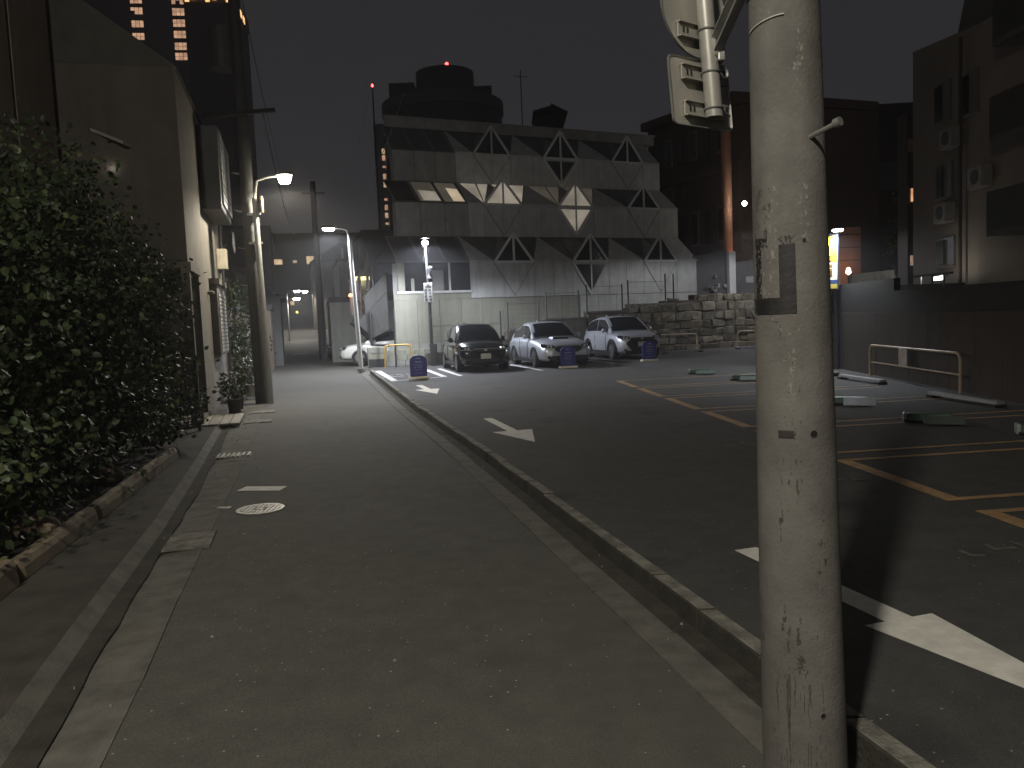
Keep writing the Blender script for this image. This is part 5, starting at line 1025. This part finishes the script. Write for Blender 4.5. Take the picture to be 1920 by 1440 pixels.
# white slatted ramp board by the door, plants in pots
rm = thing('slatted_board', 'white slatted board lying on the footpath by the house door', 'board', (-5.40, 14.75, .07), R(15))
for k in range(4): MB().box((-.27 + .18 * k, 0, .015 + .012 * k * 0), (.165, 1.35, .03), 0, R(1.5)).build('slat', mat('board_pale', (0.36, 0.345, 0.30), .7, .15, 6), rm, bevel=.004)
def pot_plant(label, x, y, h, w_, n, seed, potm=None, size=.07, lmix=(1, 1, 0)):
    rng = random.Random(seed); t = thing('potted_plant', label, 'potted plant', (x, y, .05), 0, 'plants by the house')
    MB().lathe([(w_ * .32, 0), (w_ * .42, .3), (w_ * .44, .31), (w_ * .38, .30)], n=14).build('pot', potm or mat('pot_dark', (0.05, 0.04, 0.035), .7), t, smooth=True)
    mb = MB(); sm = MB()
    for k in range(n):
        a = rng.uniform(0, 6.28); r_ = w_ * rng.random() ** .5 * .75; z_ = .3 + (h - .3) * rng.random(); p = Vector((r_ * math.cos(a), r_ * math.sin(a), z_)); leaf_at(mb, p, Vector((math.cos(a), math.sin(a), rng.uniform(-.3, .8))), size * rng.uniform(.7, 1.3), rng)
    for k in range(6): a = rng.uniform(0, 6.28); sm.tube([(0, 0, .25), (w_ * .3 * math.cos(a), w_ * .3 * math.sin(a), h * .85)], .008, 5)
    sm.build('stem', BARK, t); stuff(mb.build('foliage', LEAF[rng.choice((0, 1, 1))], t)); return t
pot_plant('leafy plant in a dark pot beside the slatted board', -5.55, 15.9, .85, .34, 260, 1); pot_plant('low plant in a pot against the beige wall under the shutter', -5.85, 17.0, .6, .3, 160, 4); pot_plant('small plant in a pot at the porch post', -5.65, 14.35, .75, .2, 90, 9)
tree('bushy small tree between the house and the left utility pole', (-7.75, 22.4, .05), [((0, 0, 1.7), (.8, .9, 1.0), 1), ((.1, 0, .9), (.7, .8, .7), 1), ((.1, .2, 2.6), (.5, .6, .5), 1)], 2600, .09, LEAF, 1.2, 21, 0)
pot_plant('larger bush in a pale planter at the foot of the left utility pole', -6.55, 20.1, 1.0, .5, 420, 17, mat('pot_pale', (0.3, 0.3, 0.28), .7), .08)

# ------------------------------------------------------------------ far street: houses, poles, lamps
def far_house(label, x, y, w_, dp, h, M_, rz, roof='gable', win=(), group='houses along the far street', z=0.0, lit=()):
    t = thing('town_house', label, 'house', (x, y, z), rz, group)
    MB().box((0, dp / 2, h / 2), (w_, dp, h)).build('wall', M_, t)
    RM = mat('roof_tile_dark', (0.03, 0.03, 0.032), .8, .2, 4)
    if roof == 'gable': MB().prism([(-w_ / 2 - .2, -.2, h), (w_ / 2 + .2, -.2, h), (0, -.2, h + w_ * .33)], (0, dp + .4, 0)).build('roof', RM, t)
    else: MB().box((0, dp / 2, h + .12), (w_ + .1, dp + .1, .24)).build('parapet', RM, t)
    for i, (a, b, c, d) in enumerate(win):
        f = MB().box(((a + c) / 2, -.03, (b + d) / 2), (c - a + .12, .08, d - b + .12)).build('window', FRAME_D, t); MB().box(((a + c) / 2, -.06, (b + d) / 2), (c - a, .05, d - b)).build('pane', LIT_W if i in lit else GLASS, f)
    return t
FRAME_D = mat('frame_dark', (0.07, 0.07, 0.07), .5); LIT_W = emit('warm_window', (1.0, .72, .42), .7, .3, 1.0)
W1 = mat('house_white', (0.14, 0.14, 0.137), .8, .1, 2, stain=.2); W2 = mat('house_brown', (0.11, 0.085, 0.065), .85, .15, 2); W3 = mat('house_grey', (0.13, 0.13, 0.13), .85, .15, 2); W4 = mat('house_dark', (0.05, 0.048, 0.046), .85, .15, 2)
far_house('white gabled house beyond the left utility pole', -12.95, 37.2, 4.6, 6, 3.2, W1, R(90 + 15 - 90), 'gable', [(-1.2, 1.4, -.2, 2.3)])
far_house('brown timber fronted house before the white gabled one', -10.85, 32, 2.6, 4, 2.5, W2, R(15), 'flat', [(-.6, .9, .3, 1.9)])
far_house('dark tall house behind the white gabled one', -18.2, 50, 7, 8, 8, W4, R(15), 'flat', [(-2, 4.6, -.6, 5.6), (1.2, 4.6, 2.6, 5.6)])
far_house('grey house on the left near the top of the street', -27.2, 78, 7, 10, 7, W3, R(15), 'flat', [(-1, 3, 1, 4.4)], z=1.2)
far_house('dark house on the right of the far street', -6.9, 56, 6, 9, 8, W4, R(15), 'flat', [(-2, 5, -.8, 6)])
far_house('narrow house with a lit doorway on the right of the far street', -11.2, 66, 5, 9, 6.5, W3, R(15), 'flat', [(-2.3, .3, -1.75, 2.6)], lit=(0,), z=.5)
far_house('brown house high on the right of the far street', -17.2, 84, 6, 9, 7, W2, R(15), 'gable', [(-1, 3, 1, 4.4)], z=1.5)
far_house('long dark block closing the end of the street', -32, 128, 30, 10, 13, W4, R(15), 'flat', [(-4.8, 8.4, -3.4, 9.2), (.3, 8.4, 1.5, 9.6), (-1.8, 8.6, -1.2, 9.0), (-2.6, 2.0, -2.0, 2.6)], z=3.5, lit=(0, 1, 2, 3))
far_house('grey greenish corrugated wall house behind the white car', -6.9, 39.3, 3.6, 6, 2.9, mat('corrugated_green_grey', (0.30, 0.31, 0.27), .7, .1, 3, stain=.25), R(14), 'flat')
ub = thing('raised_white_store', 'small pale box room with a lit strip beside the outside stair', 'building', (-7.0, 38.4, 2.95), R(14)); MB().box((0, 1, .55), (.9, 2, 1.1)).build('wall', SIDING, ub); MB().box((0, -.05, 1.02), (.86, .06, .16)).build('lit_strip', emit('strip_yellow', (1.0, .92, .45), 1.6, .4, 9), ub); MB().prism([(-.55, -.1, 1.1), (.6, -.1, 1.1), (.6, -.1, 1.75)], (0, 2.2, 0)).build('roof', W4, ub)
lamp(ub, (0, -.25, .9), 5, (1, .95, .6), .08)
def far_pole(label, x, y, h, r_, M_, z=0):
    t = thing('utility_pole', label, 'utility pole', (x, y, z), 0, 'poles along the far street'); MB().tube([(0, 0, -.1), (0, 0, h)], [r_, r_ * .75], 10).build('shaft', M_, t, smooth=True); MB().box((0, 0, h - .6), (1.2, .08, .08), R(15)).build('crossarm', STEEL_D, t); return t
DP = mat('far_pole_dark', (0.045, 0.043, 0.04), .8, .2, 4); GP = mat('far_pole_grey', (0.25, 0.25, 0.25), .6)
far_pole('dark utility pole on the right of the street beyond the lamp pole', -10.2, 43.5, 9.5, .2, DP)
far_pole('thin pole farther up on the right of the street', -14.3, 62, 7, .11, GP, .4); far_pole('pole far up on the left of the street', -18.2, 60, 8, .16, GP, .3); far_pole('pole at the left near the top of the rise', -22.6, 78, 8, .16, DP, 1.2); far_pole('pole beside the narrow house with the lit doorway', -13.4, 66, 7.5, .12, GP, .6)
for (x, y, z, dx, lb) in ((-19.9, 76, 5.3, .7, 'far lamp, highest of the three lit along the far street'), (-20.6, 82, 5.5, -.5, 'far lamp on the right of the three lit along the far street'), (-17.7, 67, 4.25, .5, 'far lamp, lowest of the three lit along the far street')):
    street_lamp(lb, (x - dx * 1.4, y, zr(y)), (x - dx * 1.4, y, z - .3), (x - dx * .4, y, z), (dx, 0, 0), POW['far'], (1, .95, .85), LENS_S, .06, GP, (.7, .5, .1), 'lamps along the far street', bowl=.16)
yl_ = thing('warning_light', 'tiny yellow light at the far end of the street', 'warning light', (-29.5, 112, 3.2)); MB().tube([(0, 0, 0), (0, 0, .7)], .04, 8).build('stand', STEEL_D, yl_); MB().lathe([(.02, .7), (.14, .75), (.14, .9), (.02, .95)], n=10).build('lens', emit('yellow_beacon', (1, .8, .1), 6), yl_)
tag(MB().prism([(-11.4, 47.2, .3), (-10.7, 47.2, .3), (-10.7, 47.2, .36), (-11.4, 47.2, .36)], (.5, 1.8, .1)).build('kerb_ramp', mat('ramp_pale', (0.45, 0.40, 0.33), .7)), 'pale ramp plate at the right edge of the far street', 'ramp')
# low concrete block and post left of the yellow hoop
cb = thing('concrete_block', 'pale low concrete block with dark panels behind the lamp pole', 'concrete block', (-5.2, 31.2, LZ - .02), R(14))
MB().box((0, 0, .4), (.75, .4, .8)).build('block', SIDING, cb, bevel=.02); MB().box((-.02, -.203, .18), (.66, .02, .32)).build('lower_panel', STEEL_D, cb); MB().box((-.02, -.203, .68), (.5, .02, .2)).build('upper_panel', PAN_G, cb)
lw = thing('low_block_wall', 'low pale block wall behind the yellow hoop barrier', 'wall', (-3.95, 31.6, LZ - .02), R(20))
for r_ in range(3):
    for k in range(5): MB().box((-.84 + .4 * k + (.1 if r_ % 2 else 0), 0, .12 + .21 * r_), (.385, .15, .2)).build('block', (PAN_G, SIDING, SIDING)[r_], lw, bevel=.006)
# small street clutter: two parked bicycles' worth of metal is unreadable, only pots remain
pot_plant('plant in a pot by the brown timber house', -8.9, 28.2, .8, .4, 160, 33, None, .09)

# ------------------------------------------------------------------ background buildings
def windows_on(t, x0, z0, nx, nz, dx, dz, w_, h, y, lit, rngseed, frame=None):
    rng = random.Random(rngseed)
    for i in range(nx):
        for j in range(nz):
            f = MB().box((x0 + dx * i, y, z0 + dz * j), (w_ + .15, .1, h + .15)).build('window', frame or FRAME_D, t); MB().box((x0 + dx * i, y - .05, z0 + dz * j), (w_, .06, h)).build('pane', lit if (lit is not None and rng.random() < 0.8) else GLASS, f)
SKM = mat('tower_cladding', (0.10, 0.10, 0.11), .6, .15, .05); SKL = emit('tower_lit_window', (1.0, .58, .36), .75, .35, .9)
tw = thing('office_tower', 'tall dark office tower with columns of warm lit windows at upper left', 'tower', (-66, 150, 0), R(8))
MB().box((0, 10, 50), (32, 20, 100)).build('wall', SKM, tw)
def lit_stack(t, xc, zs_, w_, h, y, rng):
    for z_ in zs_:
        f = MB().box((xc, y, z_), (w_ + .2, .12, h + .2)).build('window', W4, t)
        for a in range(3):
            for b in range(2): MB().box((xc - w_ / 3 + a * w_ / 3, y - .06, z_ - h / 4 + b * h / 2), (w_ / 3 - .08, .08, h / 2 - .07)).build('pane', SKL if rng.random() < .93 else GLASS, f)
rg_ = random.Random(4)
lit_stack(tw, 8.1, [52.3, 54.1, 56.2, 58.2, 60.2, 62.2, 64.2], 2.15, 1.35, -.02, rg_); lit_stack(tw, 0.9, [55.8, 58.0, 60.3, 62.2, 64.4], 2.1, 1.25, -.02, rg_)
ct = thing('office_tower', 'tower with a bright golden edge cut by the top frame edge at left', 'tower', (-52.5, 151.5, 0), R(8)); MB().box((0, 8, 30.6), (8.4, 16, 61.2)).build('wall', mat('tower_dark', (0.03, 0.032, 0.036), .6), ct)
MB().box((0, 8, 63), (8.8, 16.4, 2.6)).build('crown', mat('crown_bronze', (0.2, .12, .06), .5), ct)
for k in range(7): MB().box((-3.7 + 1.2 * k, -.28, 62.2 + .35 * (k % 3)), (.75, .1, .75)).build('crown_light', emit('crown_gold', (1.0, .60, .25), 1.8, .3, 1), ct)
for k in range(4): MB().box((4.46, 1 + 3 * k, 62.4), (.1, 1.6, 1.2)).build('crown_light', emit('crown_gold', (1.0, .60, .25), 1.8), ct)
nt_ = thing('narrow_tower', 'far narrow tower with warm lit windows left of the white building', 'tower', (-30.2, 205, 0), R(5)); MB().box((0, 4, 26), (3.6, 8, 52)).build('wall', mat('tower_dark', (0.03, 0.032, 0.036)), nt_)
for k, z_ in enumerate((27.3, 29.3, 31.3, 33.3, 37.0, 39.0, 41.4, 43.6, 45.2)):
    for q in range(2): MB().box((.35 + .95 * q, -.06, z_), (.72, .12, .5 + .8 * ((k + q) % 3 > 0))).build('lit_window', SKL if (k * 3 + q) % 4 else LIT_W, nt_)
cy = thing('round_building', 'dark rounded building with a drum on its roof behind the white building', 'building', (-5.2, 74, 0))
DK = mat('round_building_dark', (0.065, 0.066, 0.068), .8, .12, 1); DK2 = mat('round_building_band', (0.10, 0.10, 0.10), .8, .1, 1)
MB().lathe([(5.3, 0), (5.3, 20.2)], n=40).build('wall', DK, cy, smooth=True); MB().lathe([(5.45, 20.2), (5.45, 21.2)], n=40).build('band', DK2, cy, smooth=True)
MB().lathe([(2.6, 21.2), (2.6, 24.0), (1.5, 24.3)], c=(.3, 0, 0), n=30).build('roof_drum', DK, cy, smooth=True); MB().box((-3.4, -1, 22), (2.2, 2, 1.6)).build('plant_room', DK, cy); MB().box((3.7, -1, 21.7), (1.6, 2, 1.1)).build('plant_room', DK, cy)
bc = emit('red_beacon', (1.0, .05, .05), 14)
MB().lathe([(.01, 24.3), (.14, 24.4), (.14, 24.55), (.01, 24.65)], c=(.62, -1.2, 0), n=10).build('beacon', bc, cy)
ms = thing('aerial_mast', 'thin aerial mast with a red light left of the rounded building', 'mast', (-11.6, 75, 0)); MB().tube([(0, 0, 0), (0, 0, 23.4)], [.15, .06], 8).build('mast', STEEL_D, ms); MB().lathe([(.01, 23.4), (.1, 23.45), (.1, 23.6), (.01, 23.7)], n=8).build('beacon', bc, ms)
# brown building with the orange lit column (right of the white building)
BR = mat('brown_cladding', (0.085, 0.056, 0.042), .8, .15, 1, stain=.2); BR_D = mat('brown_dark', (0.028, 0.022, 0.019), .85, .15, 1)
bb = thing('brown_building', 'brown building with slanting roof edge and one tall round column', 'building', (0, 0, 0))
va = Vector((9.3, 52, 0)); vb = Vector((13.0, 44.6, 0)); dd = (vb - va).normalized(); nn_ = Vector((dd.y, -dd.x, 0)); 
def bp_(s, o, z): return va + dd * s - nn_ * o * -1 + Vector((0, 0, z))
LB = (vb - va).length
MB().hexa([va, vb, vb + Vector((9, 3, 0)), va + Vector((9, 3, 0))], [va + Vector((0, 0, 13.2)), vb + Vector((0, 0, 12.9)), vb + Vector((9, 3, 12.9)), va + Vector((9, 3, 13.2))]).build('wall', BR, bb)
MB().hexa([va + Vector((-.5, -.3, 13.2)), vb + Vector((-.5, -.6, 12.95)), vb + Vector((9, 3, 12.95)), va + Vector((9, 3, 13.2))], [va + Vector((-.5, -.3, 13.7)), vb + Vector((-.5, -.6, 13.45)), vb + Vector((9, 3, 13.45)), va + Vector((9, 3, 13.7))]).build('roof_edge', BR, bb)
ba = math.atan2(dd.y, dd.x); no = Vector((-dd.y, dd.x, 0)) * -1
for lev, (z0, z1) in enumerate(((10.6, 12.3), (5.6, 7.6), (8.2, 9.4))):
    for k in range(6 if lev != 2 else 3):
        c = va + dd * (1.0 + 1.15 * k) + no * 0.03 + Vector((0, 0, (z0 + z1) / 2)); f = MB().box(tuple(c), (.62, .1, z1 - z0), ba).build('window', mat('window_brown', (0.20, 0.15, 0.12), .5) if k % 2 else BR_D, bb); MB().box(tuple(c + no * .05), (.46, .05, z1 - z0 - .2), ba).build('pane', GLASS_M, f)
for z_ in (4.6, 9.7): MB().box(tuple((va + vb) / 2 + no * .12 + Vector((0, 0, z_))), (LB, .25, .5), ba).build('floor_band', BR, bb)
MB().tube([(11.85, 43.2, 2.0), (11.85, 43.2, 13.0)], .26, 16).build('column', mat('column_terracotta', (0.40, 0.20, 0.12), .7, .12, 3), bb, smooth=True)
kl = thing('column_lamp', 'small white lamp at the left edge of the concrete pole, on the brown building', 'wall lamp', (12.42, 42.0, 7.2)); MB().lathe([(.02, -.12), (.11, -.05), (.11, .06), (.03, .12)], n=12).build('globe', LENS_S, kl, smooth=True); MB().box((.12, .2, .0), (.08, .4, .08)).build('bracket', STEEL_D, kl)
lamp(kl, (-.12, -.22, -.05), 18, (1, .9, .8), .08)
og = thing('column_uplight', 'warm floodlight at the foot of the brown building column', 'floodlight', (12.2, 42.55, 4.1)); MB().box((0, 0, 0), (.25, .18, .14), 0, R(35)).build('case', STEEL_D, og); MB().box((0, .02, .1), (.2, .12, .03), 0, R(35)).build('lens', emit('flood_orange', (1, .5, .25), 4), og)
lamp(og, (-.1, .05, .3), 14, (1.0, .42, .22), .08)
db = thing('dark_block', 'dark brown flat roofed block behind the foreground pole', 'building', (19.5, 50, 0), R(-4)); MB().box((0, 5, 6.7), (12, 10, 13.4)).build('wall', BR_D, db); MB().box((0, 5, 13.6), (12.3, 10.3, .4)).build('roof_slab', BR_D, db)
windows_on(db, -4.4, 9.5, 4, 2, 2.7, -4.0, 1.9, 1.5, -.02, None, 2)
MB().box((2.0, -.1, 11.0), (.9, .08, .16)).build('lit_slit', emit('cool_slit', (.55, .7, .68), .12), db)
wl_ = thing('terrace_light', 'orange pool of lamp light low on the dark block', 'wall lamp', (18.2, 43.0, 3.35)); MB().lathe([(.02, 0), (.14, .1), (.1, .34), (.02, .4)], n=12).build('globe', emit('terrace_globe', (1, .62, .3), 9), wl_, smooth=True); MB().tube([(0, 0, -2.5), (0, 0, 0)], .05, 8).build('stem', STEEL_D, wl_); lamp(wl_, (.1, .5, .5), 16, (1, .5, .26), .12)
tp_ = thing('tiled_roof_pavilion', 'small terracotta wall lit orange beside the yellow signboard', 'wall', (18.75, 44.6, 0)); MB().box((0, 0, 3.0), (1.5, .3, 6.0)).build('wall', mat('terracotta_wall', (0.30, 0.16, 0.10), .8, .15, 2), tp_)
for k in range(3): MB().box((0, -.16, 4.2 + .7 * k), (1.48, .04, .04)).build('course', BR_D, tp_)
tree('dark conifer like tree before the dark block', (22.0, 42, 2.0), [((0, 0, 3.6), (1.9, 1.6, 3.2), 1), ((-.8, 0, 1.8), (1.6, 1.3, 1.8), 1), ((.9, 0, 2.4), (1.5, 1.3, 2.0), 1)], 2600, .24, LEAF, 3.0, 31, 0, 'trees at the back right')
tree('leafy shrub at the left edge of the concrete pole, above the stone wall', (13.3, 41.2, 2.2), [((0, 0, 2.2), (.75, .7, 1.6), 1), ((.1, 0, 1.0), (.7, .6, .9), 1)], 1300, .16, LEAF, 1.6, 37, 0, 'trees at the back right')
# pale apartment at the right edge
PA = mat('pale_apartment', (0.12, 0.10, 0.082), .85, .15, .6, stain=.08)
pb_ = thing('pale_apartment', 'pale apartment block with small windows and balconies at the right edge', 'building', (0, 0, 0))
MB().hexa([(12.6, 21.5, 0), (13.1, 26, 0), (22, 26.5, 0), (22, 18, 0), (12.6, 18, 0)][::-1], [(12.6, 21.5, 8.9), (13.1, 26, 9.6), (22, 26.5, 9.6), (22, 18, 8.9), (12.6, 18, 8.9)][::-1]).build('wall', PA, pb_)
MB().hexa([(12.9, 18, 9), (13.3, 24, 9), (22, 25, 9), (22, 18, 9)][::-1], [(12.9, 18, 14), (13.3, 22.5, 12.5), (22, 25, 12.5), (22, 18, 14)][::-1]).build('upper_storey', W4, pb_)
def awin(y, z0, z1, w_=1.0, dbl=False):
    x = 12.6 + (y - 21.5) / 4.5 * .5 if y > 21.5 else 12.6
    f = MB().box((x - .01, y, (z0 + z1) / 2), (.09, w_, z1 - z0), R(-6)).build('window', FRAME_D, pb_); MB().box((x - .045, y - w_ / 4 + .02, (z0 + z1) / 2), (.05, w_ / 2 - .08, z1 - z0 - .1), R(-6)).build('pane', GLASS, f); MB().box((x - .045, y + w_ / 4 - .02, (z0 + z1) / 2), (.05, w_ / 2 - .08, z1 - z0 - .1), R(-6)).build('pane', GLASS, f)
    MB().box((x - .06, y, z0 - .05), (.14, w_ + .1, .05), R(-6)).build('window_sill', PA, f)
for y_, z_ in ((22.6, 6.2), (22.9, 4.2), (21.2, 4.9)):
    ac = MB().box((12.42, y_, z_), (.3, .75, .55), R(-6)).build('air_conditioner', mat('ac_grey', (0.16, 0.15, 0.14), .6), pb_, bevel=.02); MB().lathe([(.19, -.02), (.19, .02)], c=(12.26, y_ - .05, z_), n=16, axis='x').build('fan_grille', STEEL_D, ac)
MB().tube([(12.5, 22.25, 0), (12.5, 22.25, 8.8)], .05, 8).build('drain_pipe', BR_D, pb_)
awin(23.7, 6.9, 8.0); awin(23.6, 4.7, 5.7); awin(23.5, 2.75, 3.55, 1.15); awin(22.0, 6.7, 7.8, .9)
for k, z_ in enumerate((3.2, 5.4, 7.6)):
    bl = MB().box((12.15, 18.3 - .1 * k, z_ + .1), (1.0, 2.6, .14)).build('balcony', W4, pb_); MB().box((11.68, 18.3 - .1 * k, z_ + .62), (.06, 2.6, .95)).build('balcony_front', mat('balcony_dark', (0.012, 0.011, 0.011), .7), bl); MB().box((12.15, 19.58 - .1 * k, z_ + .62), (.9, .06, .95)).build('balcony_side', mat('balcony_dark', (0.012, 0.011, 0.011)), bl)
el = thing('entrance_light', 'white lit entrance strip low on the pale apartment', 'wall lamp', (11.9, 22.2, 2.35)); MB().box((0, 0, 0), (.12, .5, .1), R(-10)).build('tube', emit('entrance_white', (1, .97, .88), 3.5), el); MB().box((.08, 0, .06), (.1, .55, .04), R(-10)).build('case', STEEL_D, el)
lamp(el, (-.12, .1, .1), 26, (1, .95, .84), .1)
for y_ in (21.4, 22.0, 22.6): MB().tube([(11.6, y_, 1.0), (11.6, y_, 2.45)], .03, 6).build('entrance_post', STEEL_D, pb_)
MB().tube([(11.6, 21.0, 2.45), (11.6, 23.0, 2.45)], .03, 6).build('entrance_rail', STEEL_D, pb_)
for z_, sz in ((5.05, .55), (7.4, .45)): pass
wn_ = thing('corner_window_light', 'glowing orange window between the dark block and the pale apartment', 'lit window', (16.3, 32.0, 5.95)); MB().box((0, 0, 0), (.5, .1, .5)).build('pane', emit('orange_pane', (1, .5, .26), .8, .4, 3), wn_); MB().box((0, .08, 0), (.62, .08, .62)).build('frame', W4, wn_)
sb_ = thing('side_block', 'narrow dim block between the dark block and the pale apartment', 'building', (17.2, 32.2, 0)); MB().box((0, .4, 4.6), (2.4, .8, 9.2)).build('wall', BR_D, sb_); MB().box((-.9, -.03, 7.9), (.55, .06, .5)).build('window', mat('dim_orange', (0.25, 0.14, 0.09), .7), sb_); MB().box((-.9, -.03, 3.4), (.4, .06, .4)).build('window', emit('peach_pane', (1, .7, .5), .25, .4, 4), sb_)

# ------------------------------------------------------------------ haze volume added round the scene to lift blacks and halo lamps
hz = MB().box((0, 135, 50.2), (530, 400, 102.8)).build('haze', None)
HM = bpy.data.materials.new('haze_volume'); HM.use_nodes = True; ht = HM.node_tree; ht.nodes.clear()
ho = ht.nodes.new('ShaderNodeOutputMaterial'); pv = ht.nodes.new('ShaderNodeVolumePrincipled')
pv.inputs['Color'].default_value = (0.86, 0.87, 0.92, 1); pv.inputs['Density'].default_value = HAZE; pv.inputs['Anisotropy'].default_value = 0.55
ht.links.new(pv.outputs[0], ho.inputs['Volume']); hz.data.materials.append(HM); stuff(hz)

rl = random.Random(77); lt = MB()
for k in range(110):
    y_ = rl.uniform(2.6, 17); f_ = rl.random()
    if f_ < .45: x_ = xl(y_) - rl.uniform(.1, .5); z_ = .012
    elif f_ < .75: x_ = xr(y_) + rl.uniform(.05, .3); z_ = .012
    else: x_ = rl.uniform(xl(y_), 3.0); z_ = .012 if x_ < xr(y_) else LZ + .006
    s_ = rl.uniform(.003, .008); a_ = rl.uniform(0, 3.1)
    lt.hexa([(x_ + s_ * math.cos(a_ + q) * (1 if i % 2 else 1.7), y_ + s_ * math.sin(a_ + q) * (1 if i % 2 else 1.7), z_ - .01) for i, q in enumerate((0, 1.57, 3.14, 4.71))], [(x_ + .7 * s_ * math.cos(a_ + q) * (1 if i % 2 else 1.7), y_ + .7 * s_ * math.sin(a_ + q) * (1 if i % 2 else 1.7), z_ + s_ * .35) for i, q in enumerate((0, 1.57, 3.14, 4.71))])
lo = stuff(lt.build('litter', mat('litter_pale', (0.26, 0.245, 0.21), .8, .4, 30))); lo['label'] = 'pale scraps and pebbles scattered on the street and gutters'; lo['category'] = 'litter'
